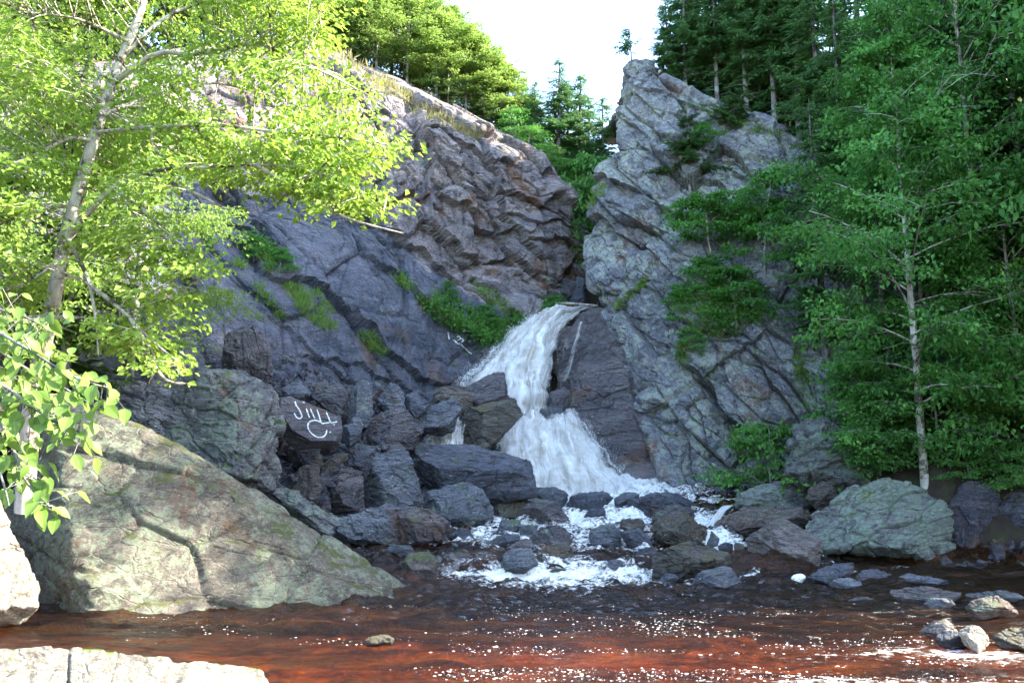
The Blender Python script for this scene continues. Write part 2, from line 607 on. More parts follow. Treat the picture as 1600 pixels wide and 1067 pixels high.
gx, gy = axis(-300, 300, -22, 26, 190, 16), axis(-120, 420, 2, 52, 190, 16)
GX, GY = np.meshgrid(gx, gy)
tp = np.stack([GX.ravel(), GY.ravel(), terrain(GX, GY).ravel()], -1)
land = np.clip((tp[:, 2] + .15) * 1.5, 0, 1)
tp[:, 2] += land * (.35 * fbm(tp * .5, 4, 3) + .15 * fbm(tp * 2.1, 3, 9)) + (1 - land) * .07 * fbm(tp * [1.6, 2.2, 0] + .5, 4, 21)
tp[:, 2] -= np.exp(-(tp[:, 0] ** 2 + tp[:, 1] ** 2) / 6) * .3

mg, nt = nodes_of('ground_soil')
k = NT(nt)
geo = k.n('ShaderNodeNewGeometry')
sep = k.n('ShaderNodeSeparateXYZ')
k.val(sep.inputs[0], geo.outputs['Position'])
soil = k.ramp(k.noise(geo.outputs['Position'], 1.6, 9, .7), [(.3, (.018, .014, .011)), (.5, (.05, .036, .026)), (.62, (.035, .05, .016)), (.75, (.09, .07, .05))])
vo = k.n('ShaderNodeTexVoronoi')
k.val(vo.inputs['Vector'], k.mix(.25, geo.outputs['Position'], k.noise(geo.outputs['Position'], 2.5, 4)))
vo.inputs['Scale'].default_value = 1.3
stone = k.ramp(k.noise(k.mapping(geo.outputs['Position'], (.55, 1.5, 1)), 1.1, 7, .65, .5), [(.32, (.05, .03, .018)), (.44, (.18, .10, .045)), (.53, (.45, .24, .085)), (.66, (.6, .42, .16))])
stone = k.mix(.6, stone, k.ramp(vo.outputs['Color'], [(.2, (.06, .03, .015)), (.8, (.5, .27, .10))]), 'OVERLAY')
below = k.ramp(sep.outputs[2], [(0, 1), (.05, 0)])
mr = k.n('ShaderNodeMapRange')
k.val(mr.inputs[0], sep.outputs[2])
mr.inputs[1].default_value = -.12
mr.inputs[2].default_value = .05
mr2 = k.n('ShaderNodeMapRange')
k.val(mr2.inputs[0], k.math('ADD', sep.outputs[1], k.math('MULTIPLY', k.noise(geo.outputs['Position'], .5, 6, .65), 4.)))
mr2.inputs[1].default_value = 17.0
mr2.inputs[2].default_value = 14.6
stone = k.mix(mr2.outputs[0], (.02, .014, .01), stone)          # gravel near the camera, bed beyond painted dark for light lost in deep water
c = k.mix(mr.outputs[0], stone, soil)
bs = k.n('ShaderNodeBsdfPrincipled')
k.val(bs.inputs['Base Color'], c)
bs.inputs['Roughness'].default_value = .9
bs.inputs['Specular IOR Level'].default_value = .2
nt.links.new(k.bump(k.noise(geo.outputs['Position'], 7, 8, .7), .8, .12), bs.inputs['Normal'])
nt.links.new(bs.outputs[0], k.n('ShaderNodeOutputMaterial').inputs[0])
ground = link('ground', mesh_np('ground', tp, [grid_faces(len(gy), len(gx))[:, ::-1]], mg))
tag(ground, kind='structure')
TV, TF = tp, grid_faces(len(gy), len(gx))

# ------------------------------------------------------------------ cliffs
SURF = {}                                     # displaced grids, reused to seat plants on them


def make_sheet(name, ctrl, nv, nu, dispf, mats, matf=None, flip=False):
    C = catmull(np.asarray(ctrl, float), nv)
    G = catmull(C.transpose(1, 0, 2), nu).transpose(1, 0, 2)
    N = grid_normals(G)
    toward = (CAM - G)
    s = np.sign((N * toward).sum(-1).mean()) or 1
    N = N * s
    V, NN = G.reshape(-1, 3), N.reshape(-1, 3)
    vv = np.repeat(np.linspace(0, 1, nv), nu)
    D = V + NN * dispf(V, proj(V), vv)[:, None]
    F = grid_faces(nv, nu)
    if s < 0:
        F = F[:, ::-1]
    me = mesh_np(name, D, [F], None, False)
    for m in mats:
        me.materials.append(m)
    if matf is not None:
        idx = matf(D[F].mean(1), proj(D[F].mean(1)))
        me.polygons.foreach_set('material_index', idx.astype(np.int32))
    SURF[name] = (D, grid_normals(D.reshape(nv, nu, 3)).reshape(-1, 3) * s, F)
    return link(name, me)


# left wall of the gorge
xs = np.array([-160, 40, 180, 300, 400, 490, 560, 640, 740, 830, 885, 918.])
Tp = np.array([150, 135, 120, 104, 94, 88, 130, 160, 210, 264, 314, 392.])
TY = np.array([24, 28, 31, 33, 34.5, 36, 37, 38, 39, 40, 40.5, 41])
Bp = np.array([200, 240, 275, 305, 322, 340, 372, 408, 438, 462, 470, 476.])
BY = np.array([20.5, 24.6, 27, 29.6, 31.2, 32.8, 34.0, 35.5, 37.3, 39.3, 40.3, 41.0])
Mp = np.array([380, 410, 430, 452, 470, 490, 512, 532, 548, 540, 515, 505.])
Sp = np.array([565, 580, 590, 602, 612, 622, 636, 652, 640, 600, 560, 530.])
SY = np.array([16, 19.5, 21.3, 23.8, 25.8, 27.7, 29.2, 31.2, 34.8, 38.6, 40.2, 41.2])
UF = np.array([.2] * 5 + [.15, .1, .06, .04, .04, .04, .04])
rows = [P(xs, Tp - 26, TY + 24), P(xs, Tp - 30, TY + 9), P(xs, Tp - 22, TY + 3.2), P(xs, Tp, TY),
        P(xs, Tp * .6 + Bp * .4, TY * .45 + BY * .55), P(xs, Bp, BY), P(xs, Bp + 30, BY - 1.3), P(xs, Mp, BY * .45 + SY * .55 - .4), P(xs, Sp, SY),
        P(xs, Sp + 110, SY - 1.2)]
bedL = frame_from((.75, -.12, -.64), (.30, -.72, .62))
LINES_L = [
    ([(560, 318), (640, 318), (666, 313), (720, 343), (774, 362), (828, 397)], .40, 34),
    ([(640, 350), (680, 377), (715, 413), (796, 404), (828, 438), (856, 463)], .32, 26),
    ([(600, 372), (657, 404), (684, 420), (711, 436), (742, 456), (787, 481), (817, 494)], .35, 30),
    ([(560, 398), (612, 436), (639, 463), (684, 499), (720, 528), (742, 556)], .45, 40),
    ([(340, 290), (375, 325), (402, 354), (425, 386)], .45, 40),
    ([(371, 374), (402, 399), (425, 431), (481, 446), (520, 471), (549, 494), (575, 520), (620, 562), (690, 600)], .55, 48),
    ([(262, 310), (335, 336), (385, 354)], .35, 30),
    ([(661, 205), (669, 255), (664, 315)], .55, 40),
    ([(756, 237), (766, 264), (760, 311), (777, 348)], .40, 30),
    ([(666, 205), (697, 221), (742, 246), (790, 262)], .30, 26),
    ([(774, 300), (799, 311), (832, 322), (864, 311), (888, 322)], .45, 30),
    ([(600, 240), (640, 262), (660, 290)], .15, 20),
    ([(540, 178), (590, 176), (630, 196), (652, 222)], .2, 24),
    ([(680, 262), (720, 292), (745, 305)], .22, 18),
    ([(690, 300), (730, 322), (752, 330)], .2, 18),
    ([(780, 345), (830, 352), (880, 345), (905, 360)], .25, 18),
    ([(820, 380), (860, 372), (905, 385)], .3, 20),
    ([(400, 478), (450, 520), (500, 560), (560, 600)], .25, 30),
    ([(300, 340), (350, 400), (400, 455), (430, 500), (470, 540)], .18, 26),
    ([(480, 560), (560, 570), (620, 590), (650, 615)], .3, 22),
    ([(800, 500), (840, 470), (868, 440)], .2, 14),
]


def dispL(V, pp, vv):
    up = 1 / (1 + np.exp((pp[:, 1] - np.interp(pp[:, 0], xs, Bp)) / 18))        # 1 on the upper face
    face = np.clip((vv - .27) / .06, 0, 1)
    d = (blocky(V, bedL, (4.6, 2.4, 1.7), .52, 1, .5) * (.4 + .6 * up)
         + blocky(V, bedL, (1.7, 1.0, .62), .15, 2, .6) * (.3 + .7 * up)
         + blocky(V, bedL, (.5, .35, .2), .05, 3, .5) * (.3 + .7 * up))
    s = V @ bedL[2]
    lay = s * 2.1 + .3 * vnoise(V * .3, 4)
    d += .15 * (lay - np.floor(lay) - .5) * (1.1 - .4 * up) * (.4 + .6 * vnoise(V * .6, 31) ** 2)
    d += .35 * fbm(V * .2, 2, 8) + .03 * fbm(V * 2.2, 4, 9)
    return d * (.25 + .75 * face) + ledge_disp(pp + 9 * np.stack([fbm(V * .9, 3, 201), fbm(V * .9 + 30, 3, 202)], -1), LINES_L) * face * (.35 + .5 * up + .25 * vnoise(V * .5, 203))


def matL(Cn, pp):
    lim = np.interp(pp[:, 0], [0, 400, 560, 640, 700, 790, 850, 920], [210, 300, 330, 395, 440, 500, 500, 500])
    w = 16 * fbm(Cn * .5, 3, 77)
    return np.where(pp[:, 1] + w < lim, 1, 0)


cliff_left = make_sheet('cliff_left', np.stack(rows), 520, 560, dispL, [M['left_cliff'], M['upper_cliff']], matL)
tag(cliff_left, kind='structure')

# right wall of the gorge
rp = np.array([110, 180, 260, 340, 410, 500, 600, 700, 780, 870.])
le = np.array([986, 960, 960, 930, 914, 940, 990, 1038, 1064, 1074.])
lY = np.array([36.2, 36, 35.8, 36, 36, 35.2, 33.8, 32.2, 31.2, 30.6])
tt = np.linspace(0, 1, 10)
topx = [1050, 1110, 1180, 1255, 1350, 1480]
topy = [118, 150, 172, 208, 255, 330]
tY = [35.4, 34.6, 33.9, 32.8, 31.2, 29.2]
bY = [30.4, 29.9, 29.2, 28.2, 26.8, 25.2]
colsr = [P(le + 75, rp - 2, lY + 6.5), P(le + 24, rp, lY + 1.8), P(le, rp, lY)]
for x_, y_, a_, b_ in zip(topx, topy, tY, bY):
    py = y_ + (870 - y_) * tt
    sh = np.interp(py, [100, 400, 700, 870], [0, 0, 25, 45])
    px = x_ + sh
    px = np.maximum(px, np.interp(py, rp, le) + 22 * (1 + topx.index(x_)))
    bulge = .9 * np.sin(tt * 3.14) * (.6 if x_ > 1200 else 1)
    colsr.append(P(px, py, a_ + (b_ - a_) * tt - bulge))
ctrlR = np.stack(colsr, 1)
top2 = ctrlR[0].copy()
top2[:, 1] += 3.2
top2[:, 2] += .25
top3 = ctrlR[0].copy()
top3[:, 1] += 12
top3[:, 2] += 1.5
ctrlR = np.concatenate([top3[None], top2[None], ctrlR])
bedR = frame_from((.72, -.15, -.62), (.45, -.70, .55))
LINES_R = [
    ([(957, 288), (1016, 313), (1050, 330), (1110, 352)], .38, 34),
    ([(915, 322), (930, 336), (984, 372), (1016, 396), (1050, 425)], .40, 34),
    ([(970, 186), (1002, 203)], .22, 14),
    ([(1010, 134), (1061, 152), (1090, 162)], .25, 20),
    ([(1030, 216), (1063, 228)], .28, 16),
    ([(1079, 277), (1126, 298)], .30, 18),
    ([(998, 220), (1047, 256), (1077, 264)], .2, 18),
    ([(990, 340), (1035, 368)], .2, 18),
    ([(966, 486), (996, 457), (1020, 428)], .28, 16),
    ([(1060, 556), (1074, 569), (1115, 619), (1142, 657), (1184, 688)], .75, 50),
    ([(1140, 460), (1160, 480), (1220, 520)], .3, 26),
    ([(1150, 255), (1164, 268)], .25, 14),
    ([(1085, 640), (1100, 690), (1110, 760)], .2, 24),
    ([(1040, 540), (1020, 560), (990, 570)], .2, 18),
    ([(1110, 590), (1150, 560), (1190, 520)], .18, 22),
    ([(1180, 560), (1215, 600), (1240, 650)], .3, 26),
]


def dispR(V, pp, vv):
    face = np.clip((vv - .14) / .05, 0, 1)
    d = (blocky(V, bedR, (4.5, 2.2, 1.5), .38, 41, .5) + blocky(V, bedR, (1.7, 1.0, .7), .13, 42, .6)
         + blocky(V, bedR, (.5, .4, .25), .05, 43, .5))
    d += .3 * fbm(V * .22, 2, 48) + .035 * fbm(V * 2.0, 4, 49)
    return d * (.3 + .7 * face) + ledge_disp(pp + 8 * np.stack([fbm(V * .9, 3, 211), fbm(V * .9 + 30, 3, 212)], -1), LINES_R) * face * (.9 + .5 * vnoise(V * .5, 213))


cliff_right = make_sheet('cliff_right', ctrlR, 500, 400, dispR, [M['right_cliff']])
tag(cliff_right, kind='structure')

# heap of broken rock between the left wall and the stream
tx = np.array([340, 400, 450, 520, 600, 650, 700, 760, 810, 836.])
rowsT = [P(tx, [580, 590, 600, 606, 612, 632, 705, 715, 770, 792], [24.5, 26, 27.4, 28.6, 29.9, 30.6, 30.6, 30.2, 28.8, 28.2]),
         P(tx, [690, 690, 692, 692, 694, 704, 745, 760, 785, 799], [22.2, 23.2, 24.4, 25.6, 26.9, 28.2, 29.0, 29.0, 28.3, 27.9]),
         P(tx, [775, 775, 775, 780, 782, 790, 798, 806, 806, 806], [20.6, 21.6, 22.8, 24.2, 25.1, 26, 26.6, 27.2, 27.6, 27.6]),
         P(tx, [850, 850, 850, 850, 850, 850, 850, 850, 850, 850], [19.5, 20.2, 21.2, 22.1, 22.7, 23.2, 23.8, 24.2, 24.6, 24.6])]
fr = frame_from((.8, .3, -.3), (.2, -.6, .7))
talus = make_sheet('talus_slope', np.stack(rowsT), 150, 200,
                   lambda V, pp, vv: blocky(V, fr, (1.1, .8, .7), .5, 61, .7, 1.2) + blocky(V, fr, (.45, .4, .3), .2, 62, .6, 1.2) + .05 * fbm(V * 3, 3, 63) - .25, [M['rubble']])
tag(talus, kind='structure')

# ------------------------------------------------------------------ water
def water_mat():
    m, nt = nodes_of('peat_brown_water')
    k = NT(nt)
    geo = k.n('ShaderNodeNewGeometry')
    pos = geo.outputs['Position']
    at = k.n('ShaderNodeAttribute', attribute_name='foam')
    rip = k.noise(k.mapping(pos, (1, 1.6, 1)), 3.2, 6, .6, .3)
    rip2 = k.noise(k.mapping(pos, (1, 1.5, 1)), 14, 4, .6)
    h = k.math('ADD', rip, k.math('MULTIPLY', rip2, .25))
    nrm = k.bump(h, .8, .13)
    fr = k.n('ShaderNodeFresnel')
    fr.inputs[0].default_value = 1.33
    nt.links.new(nrm, fr.inputs['Normal'])
    gl = k.n('ShaderNodeBsdfGlossy')
    gl.inputs['Roughness'].default_value = .16
    nt.links.new(nrm, gl.inputs['Normal'])
    tr = k.n('ShaderNodeBsdfTransparent')
    tr.inputs[0].default_value = (.76, .46, .21, 1)
    df = k.n('ShaderNodeBsdfDiffuse')
    k.val(df.inputs[0], k.ramp(k.noise(k.mapping(pos, (.5, 1.4, 1)), .9, 5, .6, .6), [(.36, (.02, .008, .004)), (.50, (.16, .045, .010)), (.64, (.48, .16, .025))]))
    m0 = k.n('ShaderNodeMixShader')
    m0.inputs[0].default_value = .035
    nt.links.new(tr.outputs[0], m0.inputs[1])
    nt.links.new(df.outputs[0], m0.inputs[2])
    m1 = k.n('ShaderNodeMixShader')
    nt.links.new(fr.outputs[0], m1.inputs[0])
    nt.links.new(m0.outputs[0], m1.inputs[1])
    nt.links.new(gl.outputs[0], m1.inputs[2])
    # foam: threshold of streaky noise against the painted amount of foam
    f1 = k.noise(k.mapping(pos, (.8, 2.0, 1)), 2.6, 10, .72, 1.2)
    f2 = k.noise(pos, 13, 6, .7)
    f = k.math('ADD', k.math('MULTIPLY', f1, .7), k.math('MULTIPLY', f2, .3))
    th = k.math('SUBTRACT', k.math('ADD', f, k.math('MULTIPLY', at.outputs['Fac'], .5)), .74)
    mask = k.math('MULTIPLY', th, 9., True)
    fo = k.n('ShaderNodeBsdfDiffuse')
    k.val(fo.inputs[0], k.mix(k.ramp(f2, [(.35, 0), (.6, 1)]), (.62, .57, .46), (.88, .88, .86)))
    nt.links.new(k.bump(k.math('ADD', f1, f2), .6, .12), fo.inputs['Normal'])
    m2 = k.n('ShaderNodeMixShader')
    k.val(m2.inputs[0], mask)
    nt.links.new(m1.outputs[0], m2.inputs[1])
    nt.links.new(fo.outputs[0], m2.inputs[2])
    nt.links.new(m2.outputs[0], k.n('ShaderNodeOutputMaterial').inputs[0])
    return m


M['water'] = water_mat()
wy = np.concatenate([np.linspace(6.5, 14, 230), np.linspace(14, 22, 200)[1:], np.linspace(22, 35, 240)[1:]])
wu = np.linspace(-1, 1, 330)
WU, WY = np.meshgrid(wu, wy)
wl = np.interp(wy, [6, 12, 18, 21, 22, 26, 30, 35], [-13, -13, -10, -6, -5, -4.4, -4, -3.5])
wr = np.interp(wy, [6, 14, 22, 23.4, 24.3, 28, 32, 35], [17, 17, 17, 16, 10.5, 8, 6.5, 5.5])
WX = wl[:, None] + (wr - wl)[:, None] * (WU + 1) / 2
wp = np.stack([WX.ravel(), WY.ravel(), stream_z(WY).ravel()], -1)
X_, Y_ = wp[:, 0], wp[:, 1]
step_on = np.clip((3.2 - np.abs(X_ - .4)) / .8, 0, 1)                             # the little weir left of centre
calm_right = np.clip((X_ - 6.2) / 1.2, 0, 1)
wp[:, 2] -= np.interp(Y_, [20.4, 21.2, 24, 26], [0, .36, .2, 0]) * calm_right * np.clip((24 - Y_) / 2, 0, 1)
rough = np.interp(Y_, [6, 12, 16, 19, 21, 23, 35], [.008, .018, .085, .11, .12, .15, .15]) * np.where(calm_right > .5, .6, 1)
q = np.stack([X_, Y_ * 1.5, 0 * X_], -1)
wp[:, 2] += rough * (fbm(q * .9, 3, 91) + .8 * fbm(q * 2.4, 3, 92) + .35 * fbm(q * 6.5, 2, 93))
foam = np.interp(Y_, [6, 9, 11.5, 13.2, 15, 17, 18.8, 20.4, 20.9, 21.3, 22.5, 24, 28, 30, 35],
                 [.26, .25, .27, .22, .2, .30, .44, .62, .54, .38, .50, .60, .68, .88, 1.05])
side = np.exp(-((X_ - 1.6) / np.interp(Y_, [8, 14, 18, 21, 26, 35], [9, 4.2, 3.4, 3.6, 4.4, 5])) ** 2)
foam = foam * (.28 + .72 * side)
foam = np.where((Y_ < 13.6), foam * np.clip(.55 + .18 * X_, .3, 1.25), foam)
foam += .12 * fbm(np.stack([X_ * .35, Y_ * .9, 0 * X_], -1), 3, 95) + .14 * np.clip((Y_ - 17) / 3, 0, 1) * fbm(np.stack([X_ * .9, Y_ * 1.6, 0 * X_], -1), 3, 96)
for bx, by, rx, ry, a in [(1.0, 20.3, 2.2, .5, .18), (5.2, 23.4, .7, .5, .5), (4.2, 27.5, 1.2, 1, .3), (5.6, 25.6, .7, 1.2, .25), (8.5, 21.6, 3., .25, .25), (10.5, 19.6, 2, .3, .25), (5.0, 20.2, .8, .35, .3),
                          (6.0, 11.2, 2.2, .5, .25), (4.0, 9.6, 2.5, .4, .2), (-2.2, 20.65, .55, .4, .45), (-.6, 20.5, .9, .22, .3), (-3.0, 21.6, .8, .5, .15), (1.2, 18.9, 2.6, .5, .14)]:
    foam += a * np.exp(-((X_ - bx) / rx) ** 2 - ((Y_ - by) / ry) ** 2)
wat = link('water', mesh_np('water', wp, [grid_faces(len(wy), len(wu))[:, ::-1]], M['water'], attrs={'foam': foam}))
tag(wat, kind='structure')


def fall_mat():
    m, nt = nodes_of('falling_white_water')
    k = NT(nt)
    uv = k.n('ShaderNodeAttribute', attribute_name='flow_u').outputs['Fac']
    vv = k.n('ShaderNodeAttribute', attribute_name='flow_v').outputs['Fac']
    den = k.n('ShaderNodeAttribute', attribute_name='cover').outputs['Fac']
    cb = k.n('ShaderNodeCombineXYZ')
    k.val(cb.inputs[0], k.math('MULTIPLY', uv, 10.))
    k.val(cb.inputs[1], k.math('MULTIPLY', vv, 2.2))
    pos = k.n('ShaderNodeNewGeometry').outputs['Position']
    st = k.noise(cb.outputs[0], 1.3, 5, .55, .8)
    fz = k.noise(pos, 1.9, 9, .62)
    mixn = k.math('ADD', k.math('MULTIPLY', st, .6), k.math('MULTIPLY', fz, .4))
    c = k.ramp(mixn, [(.36, (.50, .46, .38)), (.46, (.72, .68, .60)), (.60, (.86, .85, .82))])
    df = k.n('ShaderNodeBsdfPrincipled')
    k.val(df.inputs['Base Color'], c)
    df.inputs['Roughness'].default_value = .7
    df.inputs['Specular IOR Level'].default_value = .2
    nt.links.new(k.bump(mixn, .35, .05), df.inputs['Normal'])
    tl = k.n('ShaderNodeBsdfTranslucent')
    tl.inputs[0].default_value = (.62, .62, .60, 1)
    ms = k.n('ShaderNodeMixShader')
    ms.inputs[0].default_value = .3
    nt.links.new(df.outputs[0], ms.inputs[1])
    nt.links.new(tl.outputs[0], ms.inputs[2])
    tr = k.n('ShaderNodeBsdfTransparent')
    th = k.math('SUBTRACT', k.math('ADD', mixn, den), .92)
    op = k.math('MULTIPLY', th, 2.0, True)
    mx = k.n('ShaderNodeMixShader')
    k.val(mx.inputs[0], op)
    nt.links.new(tr.outputs[0], mx.inputs[1])
    nt.links.new(ms.outputs[0], mx.inputs[2])
    nt.links.new(mx.outputs[0], k.n('ShaderNodeOutputMaterial').inputs[0])
    return m


M['fall'] = fall_mat()
mw, nt = nodes_of('spray_droplet')
k = NT(nt)
df = k.n('ShaderNodeBsdfDiffuse')
df.inputs[0].default_value = (.80, .80, .77, 1)
nt.links.new(df.outputs[0], k.n('ShaderNodeOutputMaterial').inputs[0])
M['spray'] = mw


def add_fall(label, streams, nv=150, nu=110, amp=.10, puff=.2, seed=0, edge=(.12, .12), dens=.75, endfade=.06, name='waterfall', near=0., bulge=.25, veil=0., strands=0, layers=1):
    """streams: lists of (px, py, Y) along the flow, from left to right; edges dissolve into spray."""
    ctrl = np.stack([catmull(P(*(np.array(s, float) - [0, 0, near]).T), 24) for s in streams], 1)
    G = catmull(catmull(ctrl, nv).transpose(1, 0, 2), nu).transpose(1, 0, 2)
    u = np.tile(np.linspace(0, 1, nu), nv)
    v = np.repeat(np.linspace(0, 1, nv), nu)
    N = grid_normals(G)
    N *= np.sign((N * (CAM - G)).sum(-1).mean())
    V = G.reshape(-1, 3)
    fq = np.stack([u * 14, v * 3.0, 0 * u], -1)
    bul = np.sin(np.clip(u, 0, 1) * np.pi) ** .5
    d = amp * (fbm(fq, 3, seed + 1, .5) + .5 * vnoise(fq * [2.5, 1.5, 1], seed + 3)) + puff * np.abs(fbm(V * 1.0, 4, seed + 2, .5)) * (.3 + v) + bulge * bul
    d = d * np.clip(v / .14 + .05, 0, 1)                          # the lip itself stays thin
    V = V + N.reshape(-1, 3) * d[:, None] + np.stack([fbm(V * 1.6 + 9, 3, seed + 6), 0 * u, fbm(V * 1.6 + 33, 3, seed + 7)], -1) * .3 * puff
    e0, e1 = edge
    den = dens * (1 - veil * np.clip((u - .55) / .4, 0, 1)) * np.clip(u / max(e0, 1e-3), 0, 1) ** .7 * np.clip((1 - u) / max(e1, 1e-3), 0, 1) ** .7 * np.clip((1 - v) / endfade, 0, 1) + .05
    fu_ = u * np.linalg.norm(G[-1, 0] - G[-1, -1]) / 4
    VV, DD, UU, WW, FF = [V], [den], [fu_], [v], [grid_faces(nv, nu)]
    for L_ in range(1, layers):                                   # thinner veils of water flying in front of the main body
        nz_ = fbm(np.stack([u * 7, v * 2.2, 0 * u + L_ * 9.1], -1), 3, seed + 40 + L_)
        VV.append(V + N.reshape(-1, 3) * ((.10 + .10 * nz_) * L_ * np.clip(v / .14, 0, 1))[:, None])
        DD.append(np.clip(den - .30 - .06 * L_ + .22 * nz_, 0, 1))
        UU.append(fu_ + 3.7 * L_)
        WW.append(v + 1.3 * L_)
        FF.append(FF[0] + len(V) * L_)
    me = mesh_np(name, np.concatenate(VV), FF, M['fall'], attrs={'flow_u': np.concatenate(UU), 'flow_v': np.concatenate(WW), 'cover': np.concatenate(DD)})
    o = link(name, me)
    tag(o, label, 'waterfall')
    if strands:
        r = np.random.default_rng(seed + 500)
        Vg, Ng = V.reshape(nv, nu, 3), N
        mb = MB()
        T_, W_, n_ = [], [], 9
        for i in range(strands):
            u0 = r.beta(1.1, 1.1) if r.random() < .8 else r.choice([r.uniform(0, .08), r.uniform(.9, 1)])
            v0, ln = r.uniform(0, .95), r.uniform(.05, .22)
            vs = np.clip(np.linspace(v0, v0 + ln, n_), 0, 1) * (nv - 1)
            us = np.clip(u0 + np.cumsum(r.normal(0, .004, n_)), 0, 1) * (nu - 1)
            a_, b_ = vs.astype(int), us.astype(int)
            fu = (us - b_)[:, None]
            b2 = np.minimum(b_ + 1, nu - 1)
            p = Vg[a_, b_] * (1 - fu) + Vg[a_, b2] * fu
            out = r.uniform(.01, .16) * r.random()
            p = p + Ng[a_, b_] * out * (1 + .6 * np.linspace(0, 1, n_)[:, None]) + r.normal(0, .012, (n_, 3))
            w = r.uniform(.006, .026) * np.sin(np.linspace(.15, 3.0, n_))[:, None]
            t = np.gradient(p, axis=0)
            sdv = np.cross(t, Ng[a_, b_])
            sdv /= np.linalg.norm(sdv, axis=1, keepdims=True) + 1e-9
            q_ = np.arange(n_ - 1)[:, None] * 2
            mb.add(np.stack([p + sdv * w, p - sdv * w], 1).reshape(-1, 3), Q=q_ + np.array([[0, 1, 3, 2]]))
        s_ = link('strands', mb.mesh('strands', M['spray']), o)
        s_['kind'] = 'stuff'
    return V


FV1 = add_fall('broad upper waterfall bursting diagonally left out of the notch between the cliffs',
               [[(872, 484, 38.6), (838, 498, 37.9), (800, 522, 37), (765, 556, 35.8), (736, 588, 34.6), (718, 612, 34)],
                [(890, 483, 38.5), (848, 510, 37.6), (812, 545, 36.4), (785, 585, 35.2), (768, 622, 34.2), (762, 650, 33.8)],
                [(908, 482, 38.4), (862, 516, 37.3), (834, 555, 36), (818, 598, 34.9), (808, 638, 34), (804, 668, 33.6)],
                [(922, 480, 38.3), (876, 516, 37.2), (852, 556, 36), (842, 600, 35), (836, 640, 34.2), (834, 668, 33.8)],
                [(934, 477, 38.2), (886, 516, 37.2), (866, 556, 36.2), (858, 602, 35.2), (856, 640, 34.5), (856, 660, 34.2)]],
               seed=1, edge=(.16, .2), puff=.30, amp=.05, dens=1.08, near=.5, veil=.40, layers=4)
add_fall('thin white veil sliding down dark rock on the right edge of the upper waterfall',
         [[(880, 520, 36.4), (864, 560, 35.6), (856, 610, 34.8), (850, 650, 34.2)],
          [(892, 514, 36.4), (880, 556, 35.6), (874, 605, 34.8), (866, 645, 34.2)],
          [(902, 512, 36.2), (893, 560, 35.4), (886, 600, 34.7), (872, 630, 34.2)]], nv=90, nu=50, seed=21, edge=(.3, .3), dens=.42, puff=.06, bulge=.04)
FV2 = add_fall('lower waterfall fanning out white over the rocks at the foot of the gorge',
               [[(822, 652, 32.8), (795, 672, 32), (776, 692, 31.2), (768, 720, 30.6), (770, 760, 30), (775, 800, 29.6)],
                [(838, 654, 32.9), (826, 676, 32), (820, 705, 31.2), (824, 745, 30.5), (830, 780, 30), (834, 805, 29.6)],
                [(856, 652, 33), (856, 676, 32.1), (862, 710, 31.3), (876, 748, 30.6), (890, 780, 30.1), (898, 805, 29.7)],
                [(878, 646, 33.1), (888, 672, 32.3), (904, 706, 31.5), (926, 744, 30.8), (946, 775, 30.3), (956, 800, 29.9)],
                [(896, 640, 33.2), (912, 668, 32.4), (936, 704, 31.7), (968, 745, 31), (1000, 774, 30.5), (1018, 795, 30.1)]],
               seed=5, edge=(.10, .2), puff=.26, amp=.05, dens=1.05, near=.3, veil=.2, layers=4)
add_fall('small white chute squeezed between the leaning block and the olive topped slab',
         [[(700, 672, 30.4), (676, 682, 30), (655, 700, 29.6)], [(722, 664, 30.4), (700, 682, 30), (690, 706, 29.5)], [(738, 668, 30.4), (726, 690, 29.9), (722, 712, 29.4)]],
         nv=70, nu=60, seed=9, edge=(.1, .1), puff=.2, dens=.95, endfade=.02, layers=3)
add_fall('thin white spout dropping beside the left end of the leaning block',
         [[(716, 636, 31), (706, 652, 30.6), (702, 676, 30.2)], [(722, 636, 31), (713, 652, 30.6), (710, 676, 30.2)], [(727, 636, 31), (719, 652, 30.6), (718, 676, 30.2)]],
         nv=50, nu=24, seed=12, edge=(.2, .2), puff=.1, dens=.8)
add_fall('low glassy weir pouring over a wet ledge beside the near lichen slab',
         [[(626, 860, 21.3), (628, 868, 21), (632, 882, 20.7), (634, 898, 20.45)], [(680, 862, 21.4), (680, 868, 21.05), (682, 882, 20.75), (684, 899, 20.5)],
          [(735, 862, 21.4), (735, 868, 21.05), (736, 882, 20.75), (736, 899, 20.5)], [(788, 862, 21.4), (788, 868, 21.05), (786, 882, 20.75), (786, 899, 20.5)]],
         nv=50, nu=140, seed=14, edge=(.02, .02), puff=.03, amp=.03, dens=.36, endfade=.02, bulge=.02)
add_fall('white spill between the big brown boulder and the dark mossy rocks',
         [[(1128, 790, 26.4), (1114, 806, 25.8), (1104, 822, 25.2)], [(1140, 789, 26.4), (1122, 806, 25.8), (1114, 824, 25.2)], [(1148, 788, 26.4), (1132, 804, 25.8), (1122, 822, 25.2)]],
         nv=50, nu=30, seed=17, edge=(.15, .15), puff=.03, amp=.03, bulge=.03, dens=.85)
add_fall('bright white chute at the left foot of the big tan boulder',
         [[(1108, 858, 22.9), (1112, 862, 22.6), (1118, 872, 22.2)], [(1132, 850, 22.9), (1136, 857, 22.6), (1140, 872, 22.2)], [(1160, 846, 22.9), (1162, 854, 22.6), (1162, 868, 22.2)]],
         nv=40, nu=40, seed=19, edge=(.05, .05), puff=.02, amp=.02, bulge=.02, dens=1.1, endfade=.02)

# flying spray around both falls: small droplets, countless
mb = MB()


